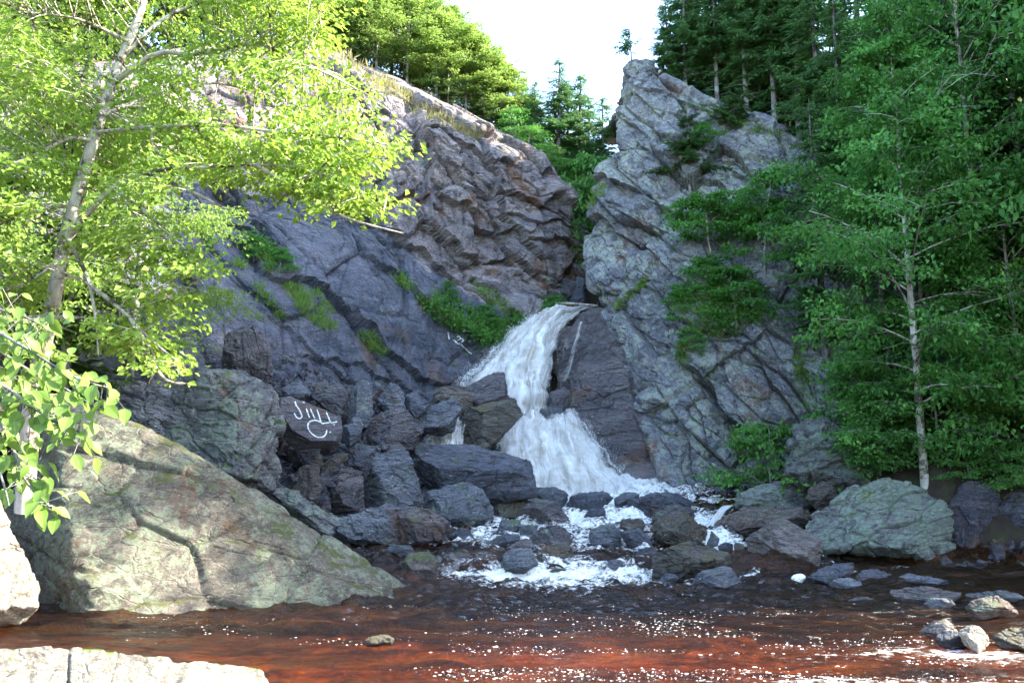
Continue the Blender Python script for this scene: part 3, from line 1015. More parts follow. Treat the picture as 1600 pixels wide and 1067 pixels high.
def spray(V, n, spread, size):
    i = rng.integers(0, len(V), n)
    p = V[i] + rng.normal(0, 1, (n, 3)) * spread * rng.random((n, 1)) ** 1.5 + [0, 0, spread * .2]
    p = p[p[:, 1] < 38.3]
    mb.leaves(p, rng.normal(0, 1, (len(p), 3)), rng.normal(0, 1, (len(p), 3)), size * (.4 + rng.random(len(p))), .4, .2, 0)


ed1 = FV1.reshape(150, 110, 3)[30:, :6].reshape(-1, 3)
spray(ed1, 5000, .2, .032)
spray(FV1, 2500, .16, .03)
ed2 = np.concatenate([FV2.reshape(150, 110, 3)[30:, -5:].reshape(-1, 3), FV2.reshape(150, 110, 3)[20:70, :6].reshape(-1, 3)])
spray(ed2, 4500, .2, .028)
spray(FV2, 2500, .16, .028)
tag(link('spray', mb.mesh('spray', M['spray'])), kind='stuff')

# thin mist where the lower fall lands
mm, nt = nodes_of('fall_mist')
k = NT(nt)
pv = k.n('ShaderNodeVolumePrincipled')
pv.inputs['Color'].default_value = (.95, .97, 1, 1)
pv.inputs['Density'].default_value = .10
nt.links.new(pv.outputs[0], k.n('ShaderNodeOutputMaterial').inputs['Volume'])
bm = bmesh.new()
bmesh.ops.create_icosphere(bm, subdivisions=3, radius=1)
me = bpy.data.meshes.new('mist')
bm.to_mesh(me)
bm.free()
me.materials.append(mm)
mi = link('mist', me, None, P(1000, 752, 30.4))
mi.scale = (1.5, 1.0, .7)
tag(mi, kind='stuff')

# floating bubbles of foam on the pool
def bubbles(n, poly, smin, smax):
    pp = rand_in_poly(poly, n)
    Yb = CAMZ * 0 + np.array([1.0] * n)
    d = P(pp[:, 0], pp[:, 1], 1.0) - CAM
    t = -CAMZ / d[:, 2]
    p = CAM + d * t[:, None]
    keep = fbm(np.stack([p[:, 0] * .5, p[:, 1] * 1.5, 0 * p[:, 0]], -1), 3, 55) > rng.normal(.12, .22, n)
    p = p[keep]
    s = (smin + (smax - smin) * rng.random(len(p)) ** 3)
    return p, s


ps = [bubbles(4600, [(850, 975), (1200, 965), (1600, 985), (1600, 1067), (560, 1067), (720, 1000)], .003, .017),
      bubbles(1300, [(520, 930), (1300, 930), (1500, 975), (850, 985), (640, 1010), (540, 975)], .005, .015),
      bubbles(600, [(130, 970), (420, 945), (640, 950), (560, 1050), (420, 1030), (180, 1000)], .005, .014)]
Pb = np.concatenate([a for a, b in ps])
Sb = np.concatenate([b for a, b in ps])
ang = np.linspace(0, 2 * np.pi, 7)[:-1]
ring = np.stack([np.cos(ang), np.sin(ang), 0 * ang], -1)
tmpl = np.concatenate([ring, ring * .7 + [0, 0, .4], [[0, 0, .6]]])
tf = [[a, (a + 1) % 6, 6 + (a + 1) % 6] for a in range(6)] + [[a, 6 + (a + 1) % 6, 6 + a] for a in range(6)] + [[6 + a, 6 + (a + 1) % 6, 12] for a in range(6)]
sc = Sb[:, None, None] * np.stack([.8 + .9 * rng.random(len(Sb)), .7 + .4 * rng.random(len(Sb)), .7 + 0 * Sb], -1)[:, None]
Vb = Pb[:, None] + tmpl[None] * sc + [0, 0, .018]
Fb = (np.arange(len(Pb))[:, None, None] * 13 + np.array(tf)[None]).reshape(-1, 3)
mf, nt = nodes_of('foam_bubble')
k = NT(nt)
bs = k.n('ShaderNodeBsdfPrincipled')
bs.inputs['Base Color'].default_value = (.55, .52, .46, 1)
bs.inputs['Roughness'].default_value = .35
nt.links.new(bs.outputs[0], k.n('ShaderNodeOutputMaterial').inputs[0])
tag(link('foam', mesh_np('foam', Vb.reshape(-1, 3), [Fb], mf)), kind='stuff')

# ------------------------------------------------------------------ boulders
ICO = {}


def ico(sub):
    if sub not in ICO:
        bm = bmesh.new()
        bmesh.ops.create_icosphere(bm, subdivisions=sub, radius=1)
        V = np.array([v.co[:] for v in bm.verts])
        F = np.array([[v.index for v in f.verts] for f in bm.faces])
        E = np.array([[e.verts[0].index, e.verts[1].index] for e in bm.edges])
        bm.free()
        V /= np.linalg.norm(V, axis=1, keepdims=True)
        ICO[sub] = (V, F, E, np.bincount(E.ravel(), minlength=len(V)).astype(float))
    return ICO[sub]


def hull2(pts):
    pts = sorted(map(tuple, pts))

    def half(ps):
        h = []
        for p in ps:
            while len(h) > 1 and (h[-1][0] - h[-2][0]) * (p[1] - h[-2][1]) - (h[-1][1] - h[-2][1]) * (p[0] - h[-2][0]) <= 0:
                h.pop()
            h.append(p)
        return h
    a, b = half(pts), half(pts[::-1])
    return np.array(a[:-1] + b[:-1], float)


def smooth_v(V, E, deg, it, w=.5):
    for _ in range(it):
        S = np.zeros_like(V)
        np.add.at(S, E[:, 0], V[E[:, 1]])
        np.add.at(S, E[:, 1], V[E[:, 0]])
        V = V + w * (S / deg[:, None] - V)
    return V


def vnormals(V, F):
    n = np.cross(V[F[:, 1]] - V[F[:, 0]], V[F[:, 2]] - V[F[:, 0]])
    N = np.zeros_like(V)
    for kx in range(3):
        np.add.at(N, F[:, kx], n)
    return N / (np.linalg.norm(N, axis=1, keepdims=True) + 1e-12)


ROCK_V = {}
seedc = [100]


def rock(label, poly, Y=None, mat='dark', thick=1.0, sub=None, fronts=None, amp=1.0, group=None, sink=9, soft=0, name='boulder', cat='boulder', ft=(.12, .95), nf=3):
    seedc[0] += 7
    sd_ = seedc[0]
    r = np.random.default_rng(sd_)
    poly = np.array(poly, float)
    H = hull2(poly)
    while len(H) > 5:                                             # drop shallow corners: broken rock has few long edges
        A_, B_, C_ = np.roll(H, 1, 0), H, np.roll(H, -1, 0)
        ar = np.abs((B_ - A_)[:, 0] * (C_ - A_)[:, 1] - (B_ - A_)[:, 1] * (C_ - A_)[:, 0]) / 2
        tot = np.abs((H[:, 0] * C_[:, 1] - H[:, 1] * C_[:, 0]).sum()) / 2
        if ar.min() > .035 * tot or soft > 2:
            break
        H = np.delete(H, ar.argmin(), 0)
    H = H.mean(0) + (H - H.mean(0)) * 1.035
    h0, h1 = H[:, 1].min(), H[:, 1].max()
    wpx = H[:, 0].max() - H[:, 0].min()
    hpx = h1 - h0
    if sub is None:
        sub = 7 if wpx > 280 else (6 if wpx > 55 else 5)
        if wpx < 28:
            sub = 4
    low = H[:, 1] > h1 - .18 * hpx
    H[low, 1] += sink
    if Y is None:
        Y = Ywater(h1)
        Y += .22 * thick * math.sqrt(wpx * hpx) * Y / FPX
    cx = .5 * (H[:, 0].max() + H[:, 0].min())
    area = 0.
    cc = np.zeros(2)
    for a, b in zip(H, np.roll(H, -1, 0)):
        cr = a[0] * b[1] - b[0] * a[1]
        area += cr
        cc += (a + b) * cr
    cc /= 3 * area
    c = P(cc[0], cc[1], Y)
    th = thick * .5 * math.sqrt(wpx * hpx) * Y / FPX
    v = (c - CAM) / np.linalg.norm(c - CAM)
    planes = []
    for a, b in zip(H, np.roll(H, -1, 0)):
        ra, rb = P(a[0], a[1], Y) - CAM, P(b[0], b[1], Y) - CAM
        n = np.cross(ra, rb)
        n /= np.linalg.norm(n)
        if n @ (c - CAM) > 0:
            n = -n
        pe = CAM + .5 * (ra + rb)
        up = n[2] > .35
        for t in (-r.uniform(*ft) * (1.3 if up else .8), r.uniform(.1, .6)):
            m = n + t * v
            m /= np.linalg.norm(m)
            planes.append((m, m @ (pe - c)))
    R_ = np.array([1., 0, 0])
    U_ = np.cross(R_, v)
    for k_ in range(nf):
        n = -v + r.normal(0, .38) * R_ + r.normal(.12, .38) * U_
        planes.append((n / np.linalg.norm(n), th * r.uniform(.7, 1.0)))
    for f in (fronts or []):
        n = f[0] * R_ + f[1] * U_ - f[2] * v
        planes.append((n / np.linalg.norm(n), th * f[3]))
    for k_ in range(3):
        n = v + r.normal(0, .4) * R_ + r.normal(0, .4) * U_
        planes.append((n / np.linalg.norm(n), th * r.uniform(.75, 1.05)))
    S, F, E, deg = ico(sub)
    half = np.array([wpx * Y / FPX / 2, th, hpx * Y / FPX / 2])
    d = S * half
    d /= np.linalg.norm(d, axis=1, keepdims=True)
    rad = np.full(len(d), 1e9)
    for n, dist in planes:
        q_ = d @ n
        rad = np.minimum(rad, np.where(q_ > 1e-3, max(dist, .02) / np.maximum(q_, 1e-3), 1e9))
    V = d * np.minimum(rad, 4 * half.max())[:, None]
    V = smooth_v(V, E, deg, soft, .5)
    N = vnormals(V, F)
    size = math.sqrt(half[0] * half[2])
    W = V + c
    e1 = r.normal(0, 1, 3)
    e1[2] *= .4
    fr_ = frame_from(e1, r.normal(0, 1, 3) + [0, -.3, .8])
    dd = (blocky(W, fr_, np.array([1.0, .7, .35]) * size * .75, .055 * size, sd_, .6) + blocky(W, fr_, np.array([.45, .3, .14]) * size * .6, .022 * size, sd_ + 1, .5)
          + .012 * size * fbm(W / size * 3, 4, sd_ + 2) + .012 * fbm(W * 5, 3, sd_ + 3))
    V = V + N * (dd * amp)[:, None]
    me = mesh_np(name, V, [F], M[mat], soft > 2)
    o = link(name, me, None, c)
    tag(o, label, cat, group)
    ROCK_V[label] = (V + c, F, o)
    return o


TALUS, STREAM, BANK = 'boulders heaped under the left wall', 'boulders standing in the stream', 'rocks along the right bank'
# near bank
rock('huge sloping slab of grey green lichen rock running down into the pool', [(10, 810), (54, 668), (118, 604), (190, 640), (240, 668), (332, 724), (430, 790), (530, 835), (604, 866), (800, 938), (790, 952), (560, 924), (400, 928), (260, 938), (150, 948), (40, 955)],
     17.2, 'slab', .8, fronts=[(.10, .42, .9, .60), (-.25, .5, .8, .68)], amp=.38, sink=75, name='lichen_slab', cat='rock slab', ft=(.3, .7), soft=4)
rock('pale sunlit rock at the left edge of the photo under the broad leaves', [(-230, 860), (-120, 765), (0, 768), (14, 800), (36, 860), (58, 922), (60, 948), (40, 966), (-230, 990)], 13.3, 'pale', .9, amp=.7, sink=8, sub=7, soft=3)
rock('pale sunlit rock low in the left front corner of the photo', [(-160, 1030), (-40, 1008), (70, 990), (112, 980), (200, 982), (262, 980), (340, 1008), (418, 1016), (436, 1050), (440, 1130), (-160, 1180)], 7.6, 'pale', .7,
     fronts=[(.0, .9, .45, .55)], amp=.32, sink=10, ft=(.5, 1.2), sub=7, soft=3)
rock('half drowned dark stone with a bright tip in the amber shallows', [(570, 1000), (585, 992), (605, 990), (616, 998), (612, 1004), (575, 1006)], None, 'mossy', 1, sink=4)
# rock heap, left
rock('tall grey lichen outcrop rising behind the near slab', [(250, 640), (290, 576), (345, 570), (385, 580), (412, 606), (440, 622), (448, 652), (446, 742), (430, 765), (330, 762), (240, 720)], 20.6, 'greylichen', .9, group=None, amp=1.3, name='outcrop', cat='outcrop')
rock('shaded blue grey outcrop with dark hollows left of the tall lichen outcrop', [(118, 640), (180, 603), (250, 588), (304, 590), (300, 730), (210, 712)], 20.8, 'slate', .8, amp=1.4, name='outcrop', cat='outcrop')
rock('upright purple block leaning on the smooth blue slope', [(345, 562), (352, 525), (375, 510), (405, 512), (422, 540), (432, 585), (426, 604), (360, 604)], 24.6, 'purple', .8, fronts=[(.3, .2, 1, .7)])
J_LABEL = 'flat faced boulder carrying white painted letters'
rock(J_LABEL, [(430, 640), (437, 622), (469, 619), (490, 628), (520, 640), (537, 652), (531, 664), (533, 674), (529, 688), (505, 693), (488, 694), (462, 693), (445, 680)], 23.4, 'purple', .8,
     fronts=[(.10, .55, .8, .30)], amp=.35, group=TALUS, ft=(.6, 1.0), nf=0)
rock('dark stone wedged above the boulder with painted letters', [(440, 607), (462, 596), (479, 605), (486, 616), (462, 622), (438, 620)], 25.2, 'slate', group=TALUS)
rock('upright pillar of split rock standing clear of the heap', [(547, 626), (550, 609), (562, 594), (575, 596), (582, 609), (583, 647), (574, 659), (559, 658), (544, 656)], 26, 'slate', .9, fronts=[(.55, .1, .8, .5), (-.9, .1, .55, .6)], group=TALUS, ft=(.05, .3), nf=0, amp=.6)
rock('reddish broken block left of the upright pillar', [(484, 617), (505, 605), (531, 600), (548, 606), (546, 636), (539, 644), (522, 644), (503, 624)], 27, 'purple', group=TALUS)
rock('yellowish flake standing behind the painted boulder', [(488, 612), (494, 598), (506, 595), (512, 604), (506, 612)], 27.6, 'mossy', group=TALUS)
rock('three cornered block right of the upright pillar', [(595, 612), (610, 598), (621, 601), (632, 616), (634, 638), (604, 637), (588, 624)], 28.2, 'slate', group=TALUS)
rock('black shadowed block below the foot of the blue slope', [(632, 618), (649, 613), (671, 629), (667, 643), (646, 653), (631, 638)], 28.4, 'dark', group=TALUS)
rock('leaning slab with an olive top edge beside the small chute', [(646, 654), (690, 626), (711, 622), (722, 637), (711, 648), (706, 668), (684, 673), (660, 668)], 28.8, 'slate', fronts=[(.1, .7, .7, .5)], group=TALUS)
rock('big dark block at the foot of the upper waterfall', [(716, 610), (740, 595), (766, 584), (788, 581), (793, 600), (793, 628), (765, 640), (735, 640), (718, 628)], 31.2, 'purple', fronts=[(.1, .5, .8, .6)], group=TALUS)
rock('rough brown lump left of the big dark block under the upper waterfall', [(677, 616), (690, 603), (705, 600), (724, 604), (738, 620), (737, 638), (725, 640), (703, 628), (680, 627)], 30.6, 'brown', group=TALUS)
rock('leaning wedge of olive stained rock between the two waterfalls', [(712, 668), (722, 640), (750, 631), (788, 626), (815, 618), (818, 646), (804, 660), (780, 686), (763, 697), (746, 694), (714, 692)], 29.6, 'mossy', .8,
     fronts=[(.35, .05, .95, .55), (-.75, .1, .7, .6)], group=TALUS, ft=(.1, .5), nf=0, amp=.6)
rock('longest dark slab lying level across the middle of the heap', [(637, 708), (645, 694), (679, 697), (694, 692), (739, 690), (774, 699), (806, 709), (832, 726), (836, 742), (838, 776), (806, 784), (769, 787), (735, 776), (669, 769), (650, 750), (638, 724)], 27, 'dark', .95,
     fronts=[(.05, .8, .5, .42), (.0, -.35, .95, .62)], group=TALUS, nf=0, amp=.8, ft=(.3, .9), sink=2)
rock('grey green block propped under the longest dark slab', [(658, 797), (668, 770), (697, 765), (705, 757), (722, 754), (752, 765), (773, 790), (771, 806), (730, 828), (690, 833), (662, 818)], 25.2, 'slate', group=TALUS)
rock('big dark green block left of the longest slab', [(566, 716), (600, 704), (620, 699), (640, 706), (655, 750), (664, 786), (645, 804), (600, 808), (572, 792)], 25.2, 'slate', fronts=[(.25, .45, .85, .6)], group=TALUS)
rock('dark knob in front of the dark green block', [(539, 722), (553, 703), (567, 697), (588, 700), (574, 716), (571, 742), (555, 738), (540, 730)], 24.8, 'dark', group=TALUS)
rock('reddish brown block below the dark knob', [(512, 800), (497, 770), (510, 742), (530, 722), (545, 725), (566, 740), (573, 772), (571, 803), (545, 809)], 24.4, 'purple', group=TALUS)
rock('blue topped flat slab in front of the upright pillar', [(500, 700), (531, 689), (559, 688), (596, 699), (587, 711), (550, 716), (504, 713)], 25.2, 'slate', fronts=[(0, .95, .3, .4)], group=TALUS)
rock('layered reddish stone under the painted boulder', [(453, 762), (465, 735), (480, 725), (498, 728), (502, 760), (498, 778), (460, 778)], 23.4, 'brown', group=TALUS)
rock('small pale peaked stone right of the painted boulder', [(549, 653), (559, 649), (568, 663), (563, 669), (545, 667)], 24.9, 'slate', group=TALUS)
rock('small dark cracked stone under the small peaked stone', [(534, 684), (536, 664), (550, 661), (566, 668), (561, 687), (545, 693)], 24.7, 'dark', group=TALUS)
rock('broad purple boulder behind the long dark slab', [(566, 676), (589, 650), (616, 635), (631, 637), (646, 654), (662, 667), (662, 682), (644, 698), (621, 695), (599, 694), (574, 688)], 26.6, 'purple', fronts=[(.2, .5, .8, .6), (-.5, .4, .7, .75)], group=TALUS)
rock('long lichen spotted rock beside the stream, left half', [(508, 833), (530, 810), (570, 795), (605, 786), (622, 796), (628, 840), (560, 846), (520, 844)], 22.9, 'slate', group=TALUS, sink=12)
rock('long lichen spotted rock beside the stream, purple right half', [(616, 799), (640, 789), (675, 799), (698, 815), (693, 834), (665, 841), (622, 842)], 23, 'purple', group=TALUS, sink=12)
rock('grey flat rock against the back of the near slab', [(420, 768), (450, 758), (480, 775), (510, 795), (530, 810), (512, 834), (480, 824), (446, 802)], 21.2, 'greylichen', group=TALUS)
rock('dark stone deep in the gap under the painted boulder', [(448, 700), (470, 690), (500, 698), (496, 722), (470, 728), (450, 720)], 24.2, 'dark', group=TALUS)
rock('brown chip leaning in the gap beside the flat blue slab', [(478, 722), (490, 705), (504, 712), (504, 728), (490, 734)], 24.2, 'brown', group=TALUS)
rock('rusty striped stone between the blue slab and dark knob', [(500, 728), (524, 708), (548, 708), (538, 724), (520, 742), (504, 744)], 24.7, 'brown', group=TALUS)
rock('small angular stones corner under the broad purple boulder', [(596, 706), (606, 690), (622, 690), (634, 700), (628, 708), (610, 710)], 26, 'purple', group=TALUS)
rock('blue topped slab right of the longest dark slab', [(836, 757), (862, 756), (889, 773), (889, 779), (877, 790), (845, 785), (835, 778)], 27.9, 'slate', fronts=[(0, .9, .4, .5)], group=STREAM)
rock('dark brown wedge under the blue topped slab', [(816, 795), (835, 777), (870, 785), (882, 804), (898, 816), (866, 821), (828, 806)], None, 'purple', group=STREAM)
rock('olive streaked low ledge under the end of the longest slab', [(768, 794), (782, 784), (812, 780), (836, 782), (838, 800), (814, 806), (772, 802)], 26.8, 'mossy', group=STREAM)
# rock ribs at the falls
rock('dark rock rib crusted with pale lichen between waterfall and right wall', [(874, 596), (892, 552), (908, 505), (935, 485), (958, 515), (1004, 590), (1048, 670), (1066, 745), (1064, 800), (985, 800), (930, 725), (884, 650)], 33.4, 'purple', .55,
     fronts=[(-.45, .35, .82, .5), (.1, .3, .95, .62)], amp=.5, name='rock_rib', cat='rock rib', sub=7, ft=(.2, .6), nf=1)
rock('upper shoulder of dark rock between the waterfall and the right wall', [(866, 590), (872, 548), (884, 512), (908, 488), (940, 482), (972, 530), (1004, 590), (975, 650), (900, 648), (866, 620)], 35.6, 'purple', .6,
     fronts=[(-.5, .3, .8, .5)], amp=.6, name='rock_rib', cat='rock rib', sub=6, ft=(.05, .25), nf=2)
rock('dark shelf at the right foot of the upper waterfall', [(842, 640), (860, 612), (884, 603), (898, 625), (898, 650), (868, 664), (846, 657)], 34, 'purple')
rock('wet dark ledge the lower waterfall spills over', [(834, 656), (846, 638), (872, 636), (888, 650), (880, 670), (848, 674)], 32.6, 'dark')
rock('dark crag splitting the top of the upper waterfall', [(862, 530), (876, 512), (896, 502), (908, 505), (902, 545), (892, 580), (874, 596), (862, 570)], 36.4, 'purple', .6)
rock('rust orange stone at the lip of the upper waterfall', [(874, 480), (880, 473), (890, 472), (896, 478), (890, 484), (878, 484)], 38.9, 'rust', group=None)
rock('dark block jammed high in the notch behind the falls', [(866, 452), (880, 434), (900, 440), (908, 456), (886, 466)], 40, 'purple')
rock('small black block in the notch above the falls lip', [(888, 470), (896, 455), (910, 450), (918, 466), (906, 474)], 39.6, 'dark')
rock('smallest stone in the notch beside the right wall', [(896, 448), (902, 432), (914, 436), (916, 450), (906, 454)], 40, 'slate')
# stream boulders
rock('black wedge shaped boulder splitting the rapids below the lower waterfall', [(878, 793), (891, 776), (915, 767), (941, 766), (959, 777), (952, 787), (930, 793), (909, 803), (881, 798)], 27.6, 'dark', fronts=[(0, .8, .6, .5)], group=STREAM)
rock('small dark stone under the black wedge boulder', [(912, 806), (924, 793), (944, 792), (946, 804), (930, 812), (916, 812)], None, 'dark', group=STREAM)
rock('small angular stone at the foot of the mist', [(960, 778), (975, 770), (998, 769), (1001, 776), (985, 787), (962, 792)], 27.4, 'slate', group=STREAM)
rock('broad blue black hump in front of the mist', [(974, 803), (985, 780), (1008, 773), (1038, 766), (1065, 772), (1083, 786), (1071, 803), (1040, 811), (1000, 812)], 27, 'dark', group=STREAM)
rock('reddish flat stone on the blue black hump', [(1019, 807), (1030, 792), (1060, 787), (1082, 795), (1086, 807), (1060, 815), (1030, 814)], 25.4, 'purple', group=STREAM)
rock('square brick red stone midstream', [(969, 825), (971, 811), (1003, 809), (1009, 823), (987, 829)], None, 'brown', group=STREAM)
rock('dark boulder with a green mossy face among the middle rapids', [(1018, 825), (1026, 809), (1050, 803), (1068, 801), (1088, 815), (1103, 826), (1102, 840), (1084, 840), (1051, 847), (1030, 840)], None, 'mossy', group=STREAM)
rock('big purple brown boulder behind the tan boulder', [(1112, 826), (1131, 800), (1156, 789), (1206, 787), (1260, 794), (1264, 812), (1240, 834), (1165, 845), (1118, 850)], 25, 'brown', group=STREAM, fronts=[(-.3, .6, .7, .6)])
rock('low ledge spotted with pale lichen at the foot of the right wall', [(1148, 774), (1169, 762), (1199, 752), (1240, 756), (1270, 783), (1260, 797), (1197, 790), (1152, 790)], 26.4, 'greylichen', group=BANK)
rock('small pale blue stone beside the purple brown boulder', [(1104, 848), (1111, 828), (1125, 841), (1119, 852)], None, 'slate', group=STREAM)
rock('tan boulder with one green stained face, largest in the stream', [(1158, 843), (1165, 834), (1195, 821), (1206, 811), (1221, 808), (1249, 822), (1266, 838), (1286, 847), (1288, 869), (1278, 884), (1234, 888), (1206, 893), (1172, 887), (1162, 864)], 22.2, 'tan', .9,
     fronts=[(.30, .45, .85, .62), (-.72, .15, .7, .58)], group=STREAM, nf=0, amp=.7)
rock('small square block tucked against the tan boulder', [(1147, 852), (1149, 848), (1161, 848), (1164, 868), (1150, 872)], 22, 'brown', group=STREAM, ft=(.05, .2))
rock('moss faced flat topped boulder in front of the white chute', [(1017, 881), (1019, 869), (1043, 858), (1058, 849), (1071, 839), (1090, 842), (1116, 853), (1140, 864), (1143, 880), (1120, 887), (1101, 890), (1081, 907), (1062, 902), (1037, 899), (1019, 901)], None, 'mossy', .9,
     fronts=[(.2, .85, .5, .5), (-.4, .1, .9, .6)], group=STREAM, nf=1)
rock('blue grey hump at the water edge before the moss faced boulder', [(1080, 911), (1090, 896), (1116, 882), (1139, 882), (1157, 898), (1166, 912), (1140, 916), (1090, 915)], None, 'slate', group=STREAM, fronts=[(0, .9, .4, .5)])
rock('low grey stone left of the blue grey hump', [(1018, 908), (1041, 895), (1054, 896), (1061, 904), (1045, 909)], None, 'slate', group=STREAM)
rock('white rounded stone lying at the water edge', [(1235, 903), (1239, 897), (1248, 894), (1257, 896), (1260, 902), (1250, 906), (1240, 906)], None, 'white', group=STREAM, amp=.3, soft=6, nf=5, ft=(.5, 1))
rock('dark pointed stone in the left rapids', [(768, 834), (784, 811), (812, 812), (815, 821), (807, 833), (774, 838)], None, 'slate', group=STREAM)
rock('flat blue stone right of the dark pointed stone', [(811, 822), (816, 820), (841, 820), (830, 840), (815, 839)], None, 'slate', group=STREAM)
rock('low flat shelf below the dark pointed stone', [(758, 848), (788, 833), (810, 834), (815, 846), (776, 852)], None, 'dark', group=STREAM)
rock('largest reddish boulder in the middle of the rapids', [(828, 840), (848, 822), (872, 821), (891, 836), (896, 853), (872, 856), (832, 852)], None, 'purple', group=STREAM)
rock('olive mossy stone before the largest reddish boulder', [(840, 864), (855, 851), (881, 847), (892, 852), (895, 866), (866, 869)], None, 'mossy', group=STREAM)
rock('small peaked stone behind the rounded weir boulder', [(790, 857), (816, 841), (829, 840), (835, 858), (793, 862)], None, 'purple', group=STREAM)
rock('rounded grey boulder ending the weir', [(781, 892), (786, 869), (797, 858), (831, 856), (839, 867), (841, 881), (816, 896), (784, 896)], None, 'slate', group=STREAM)
rock('dark rounded boulder with white water on both sides', [(918, 843), (922, 828), (947, 818), (958, 818), (969, 832), (972, 846), (937, 848)], None, 'slate', group=STREAM)
rock('dark sloping stone right of the dark rounded boulder', [(968, 829), (999, 826), (1012, 837), (1023, 852), (988, 854), (974, 843)], None, 'dark', group=STREAM)
rock('small dark stone alone in the lower rapids', [(944, 882), (958, 873), (969, 874), (980, 882), (958, 886)], None, 'dark', group=STREAM)
rock('low dark stone breaking the foam above the lone small stone', [(990, 866), (1000, 857), (1018, 855), (1026, 863), (1012, 868)], None, 'dark', group=STREAM)
rock('barely showing olive stone in the lower rapids', [(856, 893), (866, 887), (886, 888), (884, 895)], None, 'mossy', group=STREAM)
rock('wet brown rock at the left end of the weir', [(622, 882), (640, 864), (668, 862), (690, 878), (682, 897), (640, 896)], None, 'brown', group=STREAM)
rock('olive wet ledge under the weir', [(688, 870), (700, 864), (786, 866), (786, 896), (692, 897)], 21.25, 'mossy', .5, group=STREAM, sink=2)
rock('flat dark stone above the weir beside the lichen slab', [(598, 862), (612, 852), (640, 852), (648, 862), (620, 870)], None, 'dark', group=STREAM)
rock('small dark stone at the outlet of the left rapids', [(700, 838), (716, 824), (732, 826), (740, 838), (720, 846)], None, 'dark', group=STREAM)
# right bank
rock('massive pale green lichen boulder on the right bank', [(1252, 815), (1258, 806), (1285, 787), (1326, 761), (1371, 741), (1409, 745), (1443, 761), (1452, 783), (1484, 798), (1492, 817), (1486, 840), (1496, 869), (1488, 886), (1412, 886), (1285, 874), (1262, 846)], 23.2, 'lichen', .85,
     amp=1.0, name='lichen_boulder', fronts=[(-.25, .6, .75, .7), (.35, .35, .85, .75)], sub=7, soft=5, ft=(.4, .9))
rock('knobby grey outcrop behind the pale green boulder', [(1226, 745), (1226, 700), (1240, 668), (1268, 650), (1320, 664), (1372, 712), (1366, 770), (1280, 775)], 26.2, 'greylichen', amp=1.4, name='outcrop', cat='outcrop')
rock('round brown stone between ledge and pale green boulder', [(1258, 780), (1264, 762), (1284, 752), (1306, 760), (1308, 776), (1280, 790)], 25.4, 'brown', group=BANK)
rock('dark tall boulder under the trees right of the pale green boulder', [(1476, 804), (1495, 765), (1530, 748), (1562, 770), (1568, 870), (1488, 876)], 24, 'rubble', group=BANK)
rock('dark boulder at the right edge of the photo under the trees', [(1556, 800), (1580, 768), (1640, 760), (1690, 820), (1690, 880), (1566, 876)], 24, 'rubble', group=BANK)
rock('dark flat stone right of the white rounded stone', [(1260, 903), (1285, 884), (1334, 877), (1336, 894), (1300, 909)], None, 'dark', group=BANK)
rock('pale blue flat stone lowest before the dark flat stone', [(1288, 914), (1310, 903), (1340, 904), (1352, 913), (1320, 918)], None, 'slate', group=BANK)
rock('black jagged stone behind the pale blue flat stone', [(1336, 904), (1345, 892), (1370, 888), (1392, 898), (1376, 906), (1350, 910)], None, 'dark', group=BANK)
rock('angular slab with a sharp black left end in the right shallows', [(1384, 916), (1405, 911), (1470, 914), (1502, 926), (1482, 938), (1420, 942), (1394, 932)], None, 'purple', group=BANK, fronts=[(0, .95, .3, .4)])
rock('low dark stone behind the angular slab', [(1400, 902), (1416, 892), (1450, 896), (1492, 904), (1480, 912), (1410, 910)], None, 'dark', group=BANK)
rock('flat grey stone half sunk beside the angular slab', [(1440, 944), (1456, 932), (1484, 934), (1492, 944), (1466, 952)], None, 'slate', group=BANK)
rock('smooth rounded boulder near the right edge of the pool', [(1508, 948), (1520, 936), (1546, 927), (1576, 937), (1595, 960), (1560, 968), (1520, 962)], None, 'brown', group=BANK, soft=6, nf=5)
rock('long low stone behind the smooth rounded boulder', [(1500, 926), (1530, 918), (1580, 922), (1604, 934), (1570, 940), (1510, 936)], None, 'slate', group=BANK)
rock('sunlit tan stone leading the small right front group', [(1436, 987), (1468, 967), (1480, 967), (1497, 988), (1466, 998)], None, 'tan', group=BANK, sink=5)
rock('dark wet stone in the middle of the right front group', [(1460, 1002), (1470, 985), (1500, 984), (1524, 1006), (1490, 1014)], None, 'dark', group=BANK, sink=5)
rock('brightest sunlit stone of the right front group', [(1498, 988), (1508, 978), (1527, 974), (1543, 990), (1545, 1006), (1530, 1018), (1510, 1008)], None, 'pale', group=BANK, sink=5)
rock('brown stone at the right end of the right front group', [(1540, 994), (1556, 980), (1600, 978), (1650, 990), (1640, 1016), (1570, 1012)], None, 'mossy', group=BANK, sink=5)
rock('pinkish submerged stone tip beside the pale blue flat stone', [(1324, 938), (1336, 933), (1362, 931), (1366, 936), (1340, 941)], None, 'slate', group=BANK, sink=3)
for (lab, po) in [('tiny dark stone left of the white rounded stone', [(1192, 912), (1200, 905), (1212, 906), (1216, 913)]),
                  ('black block in shade behind the tan boulder', [(1122, 852), (1134, 846), (1146, 850), (1144, 860), (1126, 860)])]:
    rock(lab, po, None, 'dark', group=STREAM)

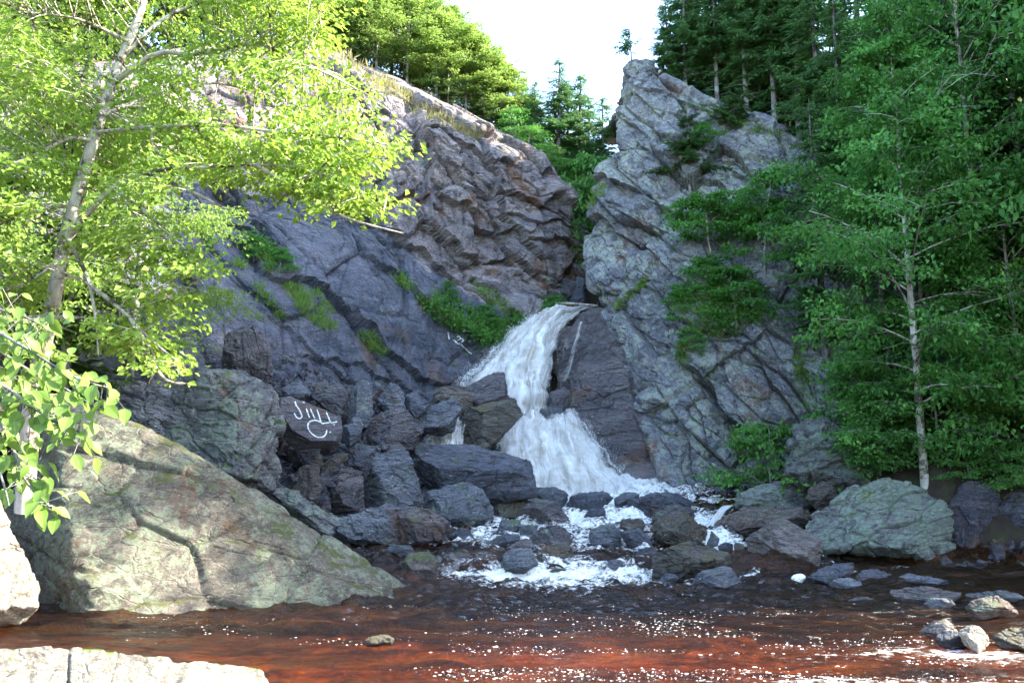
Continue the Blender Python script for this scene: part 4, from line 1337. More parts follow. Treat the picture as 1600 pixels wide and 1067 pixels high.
# trickle hugging the face of the rib
rv, rf, ro_ = [], [], 0
for lab_ in ('upper shoulder of dark rock between the waterfall and the right wall', 'dark rock rib crusted with pale lichen between waterfall and right wall', 'dark crag splitting the top of the upper waterfall'):
    v_, f_, _o = ROCK_V[lab_]
    rv.append(v_)
    rf.append(f_ + ro_)
    ro_ += len(v_)
rib_bvh = BVHTree.FromPolygons(np.concatenate(rv).tolist(), np.concatenate(rf).tolist())
tri = []
for side_ in (-5, 0, 5):
    line = []
    for x_, y_ in [(908, 503), (903, 525), (896, 548), (890, 572), (884, 592), (872, 612), (866, 630)]:
        h_ = rib_bvh.ray_cast(Vector(CAM), Vector(P(x_ + side_, y_, 10.) - CAM).normalized())
        line.append((x_ + side_, y_, (h_[0][1] if h_[0] else 34.8) - .10))
    tri.append(line)
add_fall('narrow trickle running down the dark rock rib beside the upper waterfall', tri, nv=110, nu=20, seed=31, edge=(.3, .3), dens=.56, puff=.03, amp=.03, bulge=.03)

# painted letters on the flat faced boulder, and the faded ones on the wall
mp, nt = nodes_of('white_paint')
k = NT(nt)
bs = k.n('ShaderNodeBsdfPrincipled')
k.val(bs.inputs['Base Color'], k.ramp(k.noise(k.n('ShaderNodeNewGeometry').outputs['Position'], 9, 6, .7), [(.36, (.16, .16, .18)), (.46, (.62, .63, .64)), (.6, (.78, .78, .78))]))
bs.inputs['Roughness'].default_value = .6
nt.links.new(bs.outputs[0], k.n('ShaderNodeOutputMaterial').inputs[0])
M['paint'] = mp


def paint(strokes, V, F, wid, parent, name):
    bvh = BVHTree.FromPolygons([tuple(v) for v in V], [tuple(f) for f in F])
    mb = MB()
    for s in strokes:
        s = np.array(s, float)
        L = np.concatenate([[0], np.cumsum(np.linalg.norm(np.diff(s, axis=0), axis=1))])
        n = max(3, int(L[-1] / 1.0))
        s2 = catmull(s, n) if len(s) > 2 else np.stack([np.interp(np.linspace(0, 1, n), [0, 1], s[:, i]) for i in (0, 1)], -1)
        pts, nrm = [], []
        for x, y in s2:
            d = P(x, y, 10.) - CAM
            hit = bvh.ray_cast(Vector(CAM), Vector(d).normalized())
            if hit[0]:
                pts.append(np.array(hit[0]))
                nrm.append(np.array(hit[1]))
        if len(pts) < 3:
            continue
        pts, nrm = np.array(pts), np.array(nrm)
        nrm = np.mean(nrm, 0)[None] + .3 * nrm
        nrm /= np.linalg.norm(nrm, axis=1, keepdims=True)
        t = np.gradient(pts, axis=0)
        t /= np.linalg.norm(t, axis=1, keepdims=True) + 1e-9
        sdw = np.cross(t, nrm)
        sdw /= np.linalg.norm(sdw, axis=1, keepdims=True) + 1e-9
        w = wid * (.55 + .8 * rng.random((len(pts), 1)))
        pr = pts + nrm * .022
        V4 = np.stack([pts + sdw * w - nrm * .01, pr + sdw * w * .8, pr - sdw * w * .8, pts - sdw * w - nrm * .01], 1).reshape(-1, 3)
        m_ = len(pts)
        Q = []
        for i in range(m_ - 1):
            for j in range(3):
                Q.append([i * 4 + j, i * 4 + j + 1, i * 4 + 5 + j, i * 4 + 4 + j])
        Q += [[0, 1, 2, 3], [(m_ - 1) * 4 + j for j in (3, 2, 1, 0)]]
        mb.add(V4, Q=Q)
    if mb.n:
        o = link(name, mb.mesh(name, M['paint']), parent)
        o.matrix_parent_inverse = parent.matrix_world.inverted()
        return o


def z2(pts):
    return [(400 + a / 5.333, 560 + b / 5.333) for a, b in pts]


JV, JF, JO = ROCK_V[J_LABEL]
bpy.context.view_layer.update()
paint([z2(s) for s in [[(325, 360), (335, 395), (360, 430), (378, 470), (380, 490), (360, 503), (336, 490), (318, 458)], [(388, 366), (396, 368), (408, 371)],
                       [(418, 418), (430, 455), (444, 494)], [(452, 420), (470, 462), (490, 500)], [(507, 425), (525, 480), (545, 540), (578, 540), (612, 536)],
                       [(582, 442), (602, 490), (625, 537), (648, 534), (674, 530)], [(645, 552), (652, 553), (658, 553)],
                       [(536, 534), (508, 520), (478, 518), (445, 530), (430, 562), (440, 598), (464, 628), (500, 652), (540, 660), (570, 646), (585, 622), (588, 598)], [(612, 614), (618, 616), (624, 616)]]],
      JV, JF, .018, JO, 'graffiti')


def z7(pts):
    return [(700 + a / 5.333, 440 + b / 5.333) for a, b in pts]


LV, LN, LF = SURF['cliff_left']
paint([z7(s) for s in [[(0, 425), (4, 455), (10, 480)], [(72, 462), (92, 458), (104, 470), (92, 484), (78, 486)], [(100, 476), (122, 480), (128, 494), (112, 502)],
                       [(40, 488), (58, 494), (64, 510)], [(62, 498), (82, 520), (96, 516)], [(104, 520), (130, 548), (150, 560)], [(150, 560), (170, 585), (200, 602)]]],
      LV, LF, .02, cliff_left, 'graffiti')

# loose stones too many to count
mb = MB()
S4, F4, _, _ = ico(2)


def scatter(poly, n, zfun, smin, smax):
    pp = rand_in_poly(poly, n)
    for (x, y) in pp:
        h = zfun(x, y)
        if h is None:
            continue
        s = smin + (smax - smin) * rng.random() ** 2.5
        V = S4 * (1 + .28 * rng.normal(0, 1, (len(S4), 1)))
        A = np.linalg.qr(rng.normal(0, 1, (3, 3)))[0]
        V = (V * [1, .75, .55]) @ A * s
        mb.add(V + h, T=F4)


allV, allF, off = [], [], 0
for nm in ('cliff_left', 'cliff_right', 'talus_slope'):
    V_, _, F_ = SURF[nm]
    allV.append(V_)
    allF.append(F_ + off)
    off += len(V_)
allV.append(TV)
allF.append(TF + off)
WORLD_BVH = BVHTree.FromPolygons(np.concatenate(allV).tolist(), np.concatenate(allF).tolist())


def cam_hit(x, y):
    d = Vector(P(x, y, 10.) - CAM).normalized()
    h = WORLD_BVH.ray_cast(Vector(CAM), d)
    return np.array(h[0]) if h[0] else None


def ground_z(X, Y):
    h = WORLD_BVH.ray_cast(Vector((X, Y, 90)), Vector((0, 0, -1)))
    return h[0][2] if h[0] else 0.


scatter([(430, 600), (660, 610), (800, 680), (840, 800), (700, 850), (520, 850), (430, 780)], 420, cam_hit, .05, .26)
scatter([(1060, 760), (1300, 750), (1380, 800), (1180, 860), (1040, 830)], 160, cam_hit, .06, .28)
scatter([(1470, 860), (1640, 850), (1640, 890), (1480, 890)], 50, cam_hit, .06, .3)
scatter([(330, 560), (440, 560), (600, 600), (470, 625), (400, 620)], 120, cam_hit, .04, .16)
tag(link('rubble', mb.mesh('rubble', M['rubble'], False)), kind='stuff')

# thin log caught at the lip
mb = MB()
mb.tube(P([868, 895, 925, 934], [474, 474.5, 477, 478], [38.6, 38.4, 38.2, 38.1]), [.05, .06, .055, .04], 7)
tag(link('driftwood_log', mb.mesh('driftwood_log', M['bark_birch'])), 'thin bleached log lying across the lip of the upper waterfall', 'log')

# ------------------------------------------------------------------ trees
def rdir(r, n):
    v = r.normal(0, 1, (n, 3))
    return v / np.linalg.norm(v, axis=1, keepdims=True)


def bez(p0, p1, p2, n=6):
    t = np.linspace(0, 1, n)[:, None]
    return (1 - t) ** 2 * p0 + 2 * t * (1 - t) * p1 + t * t * p2


def grow_decid(seed, H, R, base, nl, leaf, nleaf, bark, leafm, r0=.14, lean=.04, flat=.5, profile=None, droop=.18, open_=.0, bare=.0):
    """Broad-leaved tree: returns trunk mesh (with limbs) and crown mesh of single leaves in layered sprays."""
    r = np.random.default_rng(seed)
    n = 12
    t = np.linspace(0, 1, n)
    path = np.stack([np.cumsum(r.normal(0, lean, n)) * t, np.cumsum(r.normal(0, lean, n)) * t, t * H * .97], -1)
    path[0] = [0, 0, -.4]
    rad = r0 * (1 - t) ** .8 + .012
    mb, lf = MB(), MB()
    mb.tube(path, rad, 8)
    prof = profile or (lambda u: math.sin(math.pi * min(1, .12 + .88 * u) ** .75) ** .8)
    tw = []
    for i in range(nl):
        u = (i + r.random() * .8) / nl
        h = base + (1 - base) * u * .97
        st = np.array([np.interp(h, t * .97, path[:, k]) for k in range(3)])
        az = i * 2.399 + r.normal(0, .35)
        L = R * prof(u) * r.uniform(.7, 1.2)
        el = math.radians(8 + 50 * u + r.normal(0, 9))
        out = np.array([math.cos(az), math.sin(az), 0])
        e = st + out * L * math.cos(el) + np.array([0, 0, L * math.sin(el)])
        midp = st + .5 * (e - st) + np.array([0, 0, .12 * L])
        e[2] -= droop * L
        lim = bez(st, midp, e, 7)
        mb.tube(lim, np.linspace(r0 * .38 * (1 - .6 * h), .012, 7), 5)
        for j in range(6):
            s = .25 + .75 * (j + r.random()) / 6
            p = np.array([np.interp(s, np.linspace(0, 1, 7), lim[:, k]) for k in range(3)])
            a2 = az + (1 if j % 2 else -1) * r.uniform(.4, 1.3)
            l2 = L * r.uniform(.22, .42) * (1.15 - .4 * s) + .25
            d2 = np.array([math.cos(a2), math.sin(a2), r.normal(.1, .25)])
            q = p + d2 * l2
            q[2] -= droop * l2 * .8
            mb.tube(np.stack([p, .5 * (p + q) + [0, 0, .06 * l2], q]), [.012, .008, .004], 3)
            if r.random() > open_:
                tw.append((p, q, l2, d2))
    per = max(4, nleaf // max(1, len(tw)))
    P_, D_, N_, S_ = [], [], [], []
    for p, q, l2, d2 in tw:
        m = int(per * r.uniform(.5, 1.5) * (.5 + l2 / (R * .35)))
        s = r.random(m)[:, None] ** .7 * 1.12
        pos = p + (q - p) * s
        lat = r.normal(0, 1, (m, 3)) * [1, 1, flat * .45] * (.21 * l2 + .05)
        pos = pos + lat
        pos[:, 2] -= .25 * np.linalg.norm(lat[:, :2], axis=1)
        P_.append(pos)
        D_.append(d2 * .6 + rdir(r, m) * .9 + [0, 0, -.35])
        N_.append(rdir(r, m) * .75 + [0, 0, 1] + d2 * .25)
        S_.append(leaf * r.uniform(.65, 1.25, m))
    lf.leaves(np.concatenate(P_), np.concatenate(D_), np.concatenate(N_), np.concatenate(S_))
    return mb.mesh('trunk', bark), lf.mesh('crown', leafm, False)


def grow_spruce(seed, H, R, base, leafm, bark, r0=.13, dens=1.0, dead=True, droop=.28, wid=.05, gap=.33, onesided=None, tip=1.0, sc=1.0):
    r = np.random.default_rng(seed)
    mb, lf = MB(), MB()
    n = 9
    t = np.linspace(0, 1, n)
    path = np.stack([np.cumsum(r.normal(0, .03, n)) * t, np.cumsum(r.normal(0, .03, n)) * t, t * H], -1)
    path[0] = [0, 0, -.4]
    mb.tube(path, r0 * (1 - t) ** .85 + .01, 8)
    z = base * H
    P_, D_, N_, S_ = [], [], [], []
    while z < H * .985:
        u = (z - base * H) / (H - base * H)
        L0 = R * tip * min(1, (1 - u) * 1.05 + .03) ** .85 * (min(1, .45 + u * 3.5))
        for b in range(r.integers(4, 7)):
            if r.random() < .12:
                continue
            az = r.random() * 6.283
            if onesided is not None:
                az = onesided + r.normal(0, 1.1)
            L = L0 * r.uniform(.6, 1.2)
            st = np.array([np.interp(z, path[:, 2], path[:, 0]), np.interp(z, path[:, 2], path[:, 1]), z + r.normal(0, .08)])
            out = np.array([math.cos(az), math.sin(az), 0])
            sidev = np.array([-out[1], out[0], 0])
            up = .25 * u
            lim = np.stack([st + out * L * s + np.array([0, 0, L * (up * s - droop * s * (1.6 - s * .9))]) for s in np.linspace(0, 1, 6)])
            mb.tube(lim, np.linspace(.028, .006, 6) * (r0 / .13) ** .5, 3)
            m = int(max(6, L / .06 * dens))
            s = np.linspace(.12, 1, m)
            for sg in (-1, 1):
                pos = np.stack([np.interp(s, np.linspace(0, 1, 6), lim[:, k]) for k in range(3)], -1)
                d = out * .75 + sidev * sg * 1.0
                ln = (.30 * L * (1.05 - s) + .16 * sc) * r.uniform(.6, 1.2, m)
                P_.append(pos + r.normal(0, .025, (m, 3)))
                D_.append(d + r.normal(0, .25, (m, 3)) + np.array([0, 0, -.28]))
                N_.append(np.array([0, 0, 1.]) + r.normal(0, .45, (m, 3)))
                S_.append(ln)
            m2 = m // 2
            s = r.uniform(.1, 1.02, m2)
            pos = np.stack([np.interp(s, np.linspace(0, 1, 6), lim[:, k]) for k in range(3)], -1)
            P_.append(pos)
            D_.append(out * .6 + r.normal(0, .5, (m2, 3)) + np.array([0, 0, -.5]))
            N_.append(rdir(r, m2) + out)
            S_.append(r.uniform(.14, .3, m2) * sc)
        z += gap * r.uniform(.7, 1.3)
    if dead and base > .12:
        for b in range(int(H * 2.0 * base * 2)):
            zz = r.uniform(.08, base) * H
            az = r.random() * 6.28
            L = r.uniform(.25, .9)
            st = np.array([0, 0, zz])
            e = st + np.array([math.cos(az) * L, math.sin(az) * L, r.uniform(-.25, .1) * L])
            mb.tube(np.stack([st, .5 * (st + e) + r.normal(0, .05, 3), e]), [.018, .012, .005], 3)
    Sz = np.concatenate(S_)
    lf.leaves(np.concatenate(P_), np.concatenate(D_), np.concatenate(N_), Sz, width=.12, fold=.04, droop=.12)
    return mb.mesh('trunk', bark), lf.mesh('crown', leafm, False)


def put_tree(name, meshes, loc, label, cat='tree', group=None, scale=1., rot=None, sz=None, tilt=(0, 0)):
    e = empty(name, loc, label, cat, group)
    e.rotation_euler = (tilt[0], tilt[1], rng.random() * 6.28 if rot is None else rot)
    s = scale
    e.scale = (s, s, s * (sz or 1))
    a = link('trunk', meshes[0], e)
    b = link('crown', meshes[1], e)
    b['kind'] = 'stuff'
    return e


def base_at(px, Y, top):
    """Base point under pixel column px at distance Y, and the height that makes the tree reach row top."""
    X = (px - 800) / FPX * Y / cP
    for _ in range(3):
        z = ground_z(X, Y)
        f = Y * cP + (z - CAMZ) * sP
        X = (px - 800) / FPX * f
    zt = P(px, top, Y)[2]
    return np.array([X, Y, z]), zt - z


def stand(name, variants, H0, specs, labels, group, cat='tree', wide=1.):
    for i, (px, Y, top) in enumerate(specs):
        b, h = base_at(px, Y, top)
        v = variants[i % len(variants)]
        s = h / H0
        put_tree(name, v, b - [0, 0, .1], labels[i], cat, group, scale=wide * max(.1, s) ** .6, sz=max(.2, s) ** .4 / wide)


NTH = ['first', 'second', 'third', 'fourth', 'fifth', 'sixth', 'seventh', 'eighth', 'ninth', 'tenth', 'eleventh', 'twelfth', 'thirteenth', 'fourteenth', 'fifteenth', 'sixteenth', 'seventeenth', 'eighteenth']

sp_bare = [grow_spruce(300 + i, 12, 1.9, b, M['spruce'], M['bark_grey'], .11, 1.25, gap=.33) for i, b in enumerate((.04, .2, .08, .27))]
sp_full = [grow_spruce(320 + i, 12, 2.1, .10, M['spruce'], M['bark_dark'], .15, 1.0, gap=.36) for i in range(3)]
sp_lit = [grow_spruce(340 + i, 9, 1.8, .08, M['spruce_lit'], M['bark_dark'], .11, 1.0, gap=.32) for i in range(2)]
ridge = [grow_decid(360 + i, 10, 3.0, .12, 34, .19, 11000, M['bark_grey'], M['ridge_leaf'], .12, droop=.1, open_=.12) for i in range(3)]
mapl = [grow_decid(380 + i, 12, 3.4, .16, 40, .15, 19000, M['bark_birch'], M['maple'], .10, droop=.05, flat=.8, open_=.3) for i in range(3)]
bush = [grow_decid(400 + i, 2.2, 1.2, .05, 14, .13, 1700, M['bark_grey'], M['maple_light'], .035, droop=.2, flat=.5) for i in range(2)]
bushd = [grow_decid(410 + i, 2.6, 1.5, .05, 16, .13, 2300, M['bark_grey'], M['maple'], .04, droop=.2, flat=.5) for i in range(2)]

# --- ridge above the left wall, sunlit; from the left of the photo to the right
spec = [(478, 43, -90), (500, 46, -120), (530, 44.5, -60), (560, 46, -90), (588, 44, -30), (612, 46.5, -60), (636, 44.4, -15), (660, 46, -10), (682, 44.6, 18), (706, 46.5, 5), (728, 45, 35), (750, 46.8, 48), (768, 45.6, 80), (784, 47, 95)]
stand('ridge_tree', ridge, 10, spec, ['%s sunlit broadleaf tree along the ridge, counted from the bare crest towards the sky' % NTH[i] for i in range(len(spec))], 'sunlit broadleaf trees on the left ridge')
spec = [(520, 47, -40), (566, 42.8, 30), (640, 47, 30), (700, 43.6, 92), (752, 44.4, 105), (786, 45.5, 112)]
stand('spruce_tree', sp_lit, 9, spec, ['young spruce among the ridge broadleaf trees, %s from the left' % NTH[i] for i in range(len(spec))], 'young spruces on the left ridge')
spec = [(-60, 31, -260), (30, 33, -300), (110, 35, -260), (190, 37, -280), (265, 38.5, -240), (330, 40, -260), (395, 41, -230), (450, 42.5, -200), (410, 48, -260), (300, 46, -330)]
stand('ridge_tree', ridge, 10, spec, ['sunlit hillside tree behind the pale trunked tree, %s from the left edge' % NTH[i] for i in range(len(spec))], 'hillside trees behind the near birch')
spec = [(-30, 17.5, 20), (95, 19.2, 95), (205, 21.5, 150), (20, 21.5, -40)]
stand('hillside_tree', [grow_decid(371, 8, 2.7, .1, 30, .12, 12000, M['bark_grey'], M['ridge_leaf'], .10, droop=.2, flat=.4), sp_lit[0]], 8, spec,
      ['green tree just behind the slanting pale trunk, %s from the left' % NTH[i] for i in range(len(spec))], 'trees just behind the near birch')
# --- notch behind the falls
spec = [(872, 45, 88), (906, 45.6, 108), (945, 44.8, 150), (838, 46, 124), (888, 47, 130), (925, 46.5, 150), (818, 47, 118)]
stand('spruce_tree', sp_full, 12, spec, ['tall twin spruce against the white sky, left and higher one', 'tall twin spruce against the white sky, right one', 'small dark spruce beside the top of the right wall', 'low dark spruce left of the tall twin spruces', 'spruce filling the space between and behind the twin spruces', 'low spruce between the twin spruces and the right wall', 'spruce nearest the left ridge in the notch group'], 'spruces behind the notch', wide=1.5)
spec = [(806, 44.5, 170), (826, 43.6, 195), (848, 43.2, 225), (872, 43.0, 245), (898, 43.2, 250), (936, 43, 245), (905, 42.2, 290), (928, 42.4, 295), (884, 42.2, 300)]
stand('leafy_shrub', bushd, 2.6, spec, ['shaded bush filling the notch behind the falls, %s from the left wall' % NTH[i] for i in range(len(spec))], 'bushes in the notch', 'bush')
# --- spruces along the top of the right wall
spec = [(1046, 37.5, -30), (1072, 36.8, -120), (1098, 38, -90), (1122, 36.6, -160), (1146, 38, -140), (1168, 36, -200), (1192, 37, -170), (1213, 35.4, -220), (1232, 36.4, -200), (1251, 34.8, -240), (1080, 41, -60), (1125, 42, -120), (1165, 41, -150), (1205, 42, -170), (1245, 40, -200)]
o = ['bare trunked spruce on the right wall, %s from the lone sapling' % NTH[i] for i in range(10)] + ['back row spruce behind the top of the right wall, %s from the sapling' % NTH[i] for i in range(5)]
stand('spruce_tree', sp_bare, 12, spec[:10], o[:10], 'spruces on the right wall')
stand('spruce_tree', sp_full, 12, spec[10:], o[10:], 'spruces on the right wall')
sap = grow_spruce(351, 2.3, .95, .42, M['spruce'], M['bark_grey'], .03, 1.2, dead=False, droop=.0, gap=.28, onesided=math.pi, sc=.7)
b = P(987, 112, 36.6)
put_tree('spruce_sapling', sap, b - [0, 0, .1], 'lone wind bent sapling on the very top of the right wall', scale=1.0, rot=0)
# leaning trees on the wall itself
lean = grow_spruce(352, 4.6, 1.75, .34, M['cedar'], M['bark_grey'], .06, 1.9, droop=.3, gap=.2, sc=.6)
put_tree('cedar_tree', lean, P(1079, 330, 33.6), 'slender evergreen with a bare lower stem drooping over the right wall', scale=1., rot=1., tilt=(0, .03))
put_tree('cedar_tree', lean, P(1120, 225, 34.4), 'bushy evergreen hanging over the upper edge of the right wall', scale=.62, rot=3., tilt=(-.35, -.5))
wm = grow_decid(353, 3.2, 1.5, .45, 14, .15, 2600, M['bark_birch'], M['maple_light'], .05, droop=.15)
put_tree('maple_sapling', wm, P(1114, 434, 32.2), 'small bright green maple with a thin white stem on the face of the right wall', scale=.95, rot=.4, tilt=(0, -.12))
for (px, py, Y, s, lab) in [(1065, 500, 31.6, .55, 'little bush on the right wall left of the fern bank'), (1105, 470, 31.3, .75, 'bright bush in the middle of the fern bank on the right wall'),
                            (1150, 500, 30.6, .9, 'broad bush at the lower right of the fern bank on the right wall'), (1195, 430, 30, 1.2, 'bush where the fern bank meets the big maples'),
                            (1080, 555, 31.2, .45, 'small bush above the strong diagonal crack'), (1200, 370, 30.4, 1.15, 'bush beside the small white stemmed maple'), (1100, 232, 34, .5, 'small green bush below the spruce roots')]:
    h = cam_hit(px, py)
    put_tree('leafy_shrub', bush[int(px) % 2], h if h is not None else P(px, py, Y), lab, 'bush', 'bushes on the right wall', scale=s)
# --- forest on the right: big maples in front, dark spruces behind
spec = [(1445, 24.6, 55), (1440, 28.2, 190), (1545, 26.5, -120), (1610, 24.6, 250), (1420, 30.5, -20), (1382, 30, 130)]
stand('maple_tree', mapl, 12, spec, ['big maple whose pale trunk stands clear at the right of the photo', 'maple standing just left of the clear pale trunk', 'tall maple filling the upper right corner', 'maple at the right edge with brighter low boughs',
                                     'maple rising between the pale trunk and the spruces', 'maple leaning its leaves against the right edge of the wall'], 'maples on the right bank')
spec = [(1285, 33, -140), (1320, 31, -60), (1360, 34, -260), (1410, 33, -240), (1460, 30, -200), (1510, 31, -260), (1560, 29, -240), (1610, 27.5, -160), (1650, 30, -260), (1340, 37, -320), (1480, 37, -350), (1590, 36, -380), (1290, 29.5, 150), (1390, 27.8, 240), (1500, 27, 150), (1550, 25.4, 300)]
stand('spruce_tree', sp_full, 12, spec, ['dark spruce in the shaded forest behind the maples, %s from its left end' % NTH[i] for i in range(len(spec))], 'dark spruces behind the maples')
spec = [(1208, 27.9, 655), (1362, 26.0, 650), (1375, 25.8, 600), (1400, 25.6, 630), (1440, 25.4, 650), (1500, 25.2, 640), (1545, 25.2, 640), (1595, 24.8, 600), (1390, 26.8, 520), (1350, 27.6, 560), (1470, 24.8, 560), (1560, 24.6, 540), (1515, 24.5, 690), (1560, 24.4, 680), (1604, 24.3, 690)]
stand('leafy_shrub', bushd, 2.6, spec, ['dense green bush at the foot of the right wall'] + ['low bush under the maples, %s from the right wall' % NTH[i] for i in range(len(spec) - 1)], 'bushes on the right bank', 'bush')
# --- the bank beyond the right edge of the photograph, with unseen trees added to keep the gorge in shade
for i, (X, Y, h) in enumerate([(16.8, 18.6, 25), (20.6, 18.8, 26), (24.5, 19.2, 27), (18.6, 21.8, 25), (22.4, 22.2, 26), (26, 23, 27), (17.7, 19.2, 24), (22.6, 20.4, 25), (21.6, 19.0, 26), (19.4, 20.2, 25), (28, 19.6, 27), (19.5, 26, 25), (22, 28.5, 25), (24.5, 26.5, 26), (25, 31, 25), (21, 32, 23), (27.5, 29, 26)]):
    put_tree('maple_tree', mapl[i % 3], (X, Y, ground_z(X, Y) - .1), 'unseen shade tree added beyond the right edge, %s from the water' % NTH[i], 'tree', 'shade trees added out of view on the right',
             scale=1.3, sz=h / 12 / 1.3)

# --- the near birch on the left bank: limbs follow the photograph, sprays fill the crown in depth
mb, lf = MB(), MB()
trunk = [(38, 800, 12.4), (50, 640, 12.1), (64, 560, 11.8), (78, 500, 11.6), (93, 420, 11.5), (106, 360, 11.4), (126, 290, 11.4), (146, 220, 11.4), (166, 160, 11.5), (190, 90, 11.6), (216, 30, 11.7), (236, -40, 11.8), (262, -150, 11.9), (270, -260, 12)]
tp_ = catmull(P(*np.array(trunk, float).T), 40)
mb.tube(tp_, np.interp(np.linspace(0, 1, 40), [0, .2, .5, .8, 1], [.13, .10, .08, .05, .018]), 9)
limbs = [[(107, 372, 11.4), (140, 330, 11.2), (180, 290, 11.1), (225, 272, 10.9), (275, 263, 10.8), (330, 262, 10.6), (400, 258, 10.5), (470, 262, 10.4), (530, 285, 10.3), (600, 330, 10.2)],
         [(176, 130, 11.5), (245, 84, 11.3), (300, 86, 11.1), (350, 76, 11), (400, 70, 10.9), (450, 88, 10.8), (520, 120, 10.7), (575, 150, 10.6)],
         [(150, 208, 11.4), (230, 200, 11), (330, 196, 10.8), (430, 206, 10.6), (520, 214, 10.5), (608, 226, 10.4)],
         [(146, 222, 11.4), (110, 216, 11.1), (60, 240, 10.8), (-10, 268, 10.5)],
         [(122, 322, 11.4), (70, 326, 11.2), (0, 350, 11)],
         [(190, 92, 11.6), (255, 30, 11.9), (330, 0, 12.2), (420, -20, 12.4), (500, 20, 12.5)],
         [(176, 292, 11.1), (230, 335, 10.9), (280, 380, 10.7), (322, 425, 10.6)],
         [(100, 400, 11.5), (60, 430, 11.2), (10, 455, 11)],
         [(202, 66, 11.6), (120, 30, 11.4), (40, 20, 11.2)],
         [(166, 160, 11.5), (90, 120, 11.9), (0, 110, 12.3)],
         [(160, 180, 11.4), (240, 150, 12.2), (330, 130, 12.8), (420, 150, 13.1), (500, 180, 13.2)],
         [(105, 372, 11.4), (135, 430, 11.1), (148, 490, 10.9), (154, 556, 10.8)],
         [(140, 445, 11.05), (185, 480, 10.8), (235, 530, 10.7), (290, 575, 10.6)],
         [(205, 500, 10.75), (240, 560, 10.6), (232, 600, 10.55)], [(215, 520, 10.75), (255, 590, 10.6), (300, 600, 10.5)],
         [(276, 263, 10.8), (240, 230, 10.7), (238, 200, 10.6)],
         [(236, -40, 11.8), (150, -110, 11.6), (60, -140, 11.4)], [(240, -60, 11.8), (340, -130, 11.6), (450, -120, 11.4)],
         [(400, 258, 10.5), (470, 300, 10.3), (540, 340, 10.2), (630, 365, 10.1)], [(230, 270, 10.9), (300, 300, 10.6), (360, 330, 10.4)]]
pool = [tp_[14:]]
for l_ in limbs:
    c_ = catmull(P(*np.array(l_, float).T), 18)
    mb.tube(c_, np.interp(np.linspace(0, 1, 18), [0, .3, 1], [.05 if len(l_) > 7 else .032, .028, .008]), 5)
    pool.append(c_)
pool = np.concatenate(pool)
CROWN = [(-80, -120), (560, -120), (520, 20), (500, 60), (545, 110), (552, 132), (528, 150), (575, 180), (612, 205), (618, 240), (575, 258), (560, 268), (600, 300), (634, 362), (612, 352), (575, 322), (548, 312), (512, 320), (470, 318), (440, 292), (402, 322), (372, 304),
         (340, 330), (310, 300), (278, 292), (280, 330), (325, 425), (300, 430), (270, 408), (215, 392), (225, 430), (290, 470), (262, 492), (225, 486), (232, 520), (292, 572), (262, 580), (215, 548), (180, 520), (150, 470), (100, 470), (60, 480), (-80, 520)]
cl = rand_in_poly(CROWN, 1150)
dens = fbm(np.stack([cl[:, 0] / 95, cl[:, 1] / 60, 0 * cl[:, 0] + 3.3], -1), 3, 71)
hole = ((np.abs(cl[:, 0] - 335) < 42) & (np.abs(cl[:, 1] - 128) < 26)) | ((np.abs(cl[:, 0] - 268) < 22) & (np.abs(cl[:, 1] - 248) < 18)) | ((np.abs(cl[:, 0] - 430) < 40) & (np.abs(cl[:, 1] - 150) < 14))
tx_ = np.interp(cl[:, 1], [-260, 30, 220, 360, 560], [270, 216, 146, 106, 64])
ntr = np.abs(cl[:, 0] - tx_) < 26
cl = cl[(dens > -.2) & ~hole & (~ntr | (rng.random(len(cl)) < .35))]
P_, D_, N_, S_ = [], [], [], []
for x, y in cl:
    right = np.clip(x / 620, 0, 1)
    lo, hi = 9.7 + .3 * right, (13.2 if y < 270 else 12.2) - 2.0 * right * (y > 180)
    tr_x = np.interp(y, [-260, 30, 220, 360, 560], [270, 216, 146, 106, 64])
    if abs(x - tr_x) < 45:
        lo = 11.8
    c_ = P(x, y, rng.uniform(lo, max(hi, lo + .6)))
    dd = np.linalg.norm((pool - c_) * [1, .6, 1.2], axis=1)
    j = np.argmin(dd + rng.random(len(dd)) * .25)
    a = pool[j]
    if np.linalg.norm(c_ - a) > 2.6:
        continue
    d = c_ - a
    L = np.linalg.norm(d) + 1e-6
    d /= L
    tip_ = c_ + d * .22 - [0, 0, .10]
    mb.tube(bez(a, .5 * (a + tip_) + [0, 0, .10 * L], tip_, 5), [.010, .009, .007, .005, .003], 3)
    m = int(rng.integers(28, 54))
    s = rng.random(m)
    dirh = np.array([d[0], d[1] * .6, 0]) + rng.normal(0, .3, 3) * [1, 1, 0]
    dirh /= np.linalg.norm(dirh) + 1e-6
    latv = np.array([-dirh[1], dirh[0], 0])
    pos = c_ + dirh * ((s - .45) * .80)[:, None] + latv * (rng.normal(0, .20, m) * (1.1 - .6 * s))[:, None]
    pos[:, 2] += rng.normal(0, .055, m) - .16 * s ** 2
    P_.append(pos)
    D_.append(dirh * .8 + latv * rng.normal(0, .8, (m, 1)) + rng.normal(0, .25, (m, 3)) + [0, 0, -.45])
    N_.append(rng.normal(0, .55, (m, 3)) + [0, -.25, 1])
    S_.append(rng.uniform(.06, .112, m))
lf.leaves(np.concatenate(P_), np.concatenate(D_), np.concatenate(N_), np.concatenate(S_), width=.36)
b0 = tp_[0] - [0, 0, .3]
e = empty('birch_tree', b0, 'sunlit tree with a pale slanting trunk spreading bright leaves over the left half', 'tree')
for nm, me in (('trunk', mb.mesh('trunk', M['bark_birch'])), ('crown', lf.mesh('crown', M['near_leaf'], False))):
    o = link(nm, me, e)
    o.location = [-float(v) for v in b0]
    if nm == 'crown':
        o['kind'] = 'stuff'

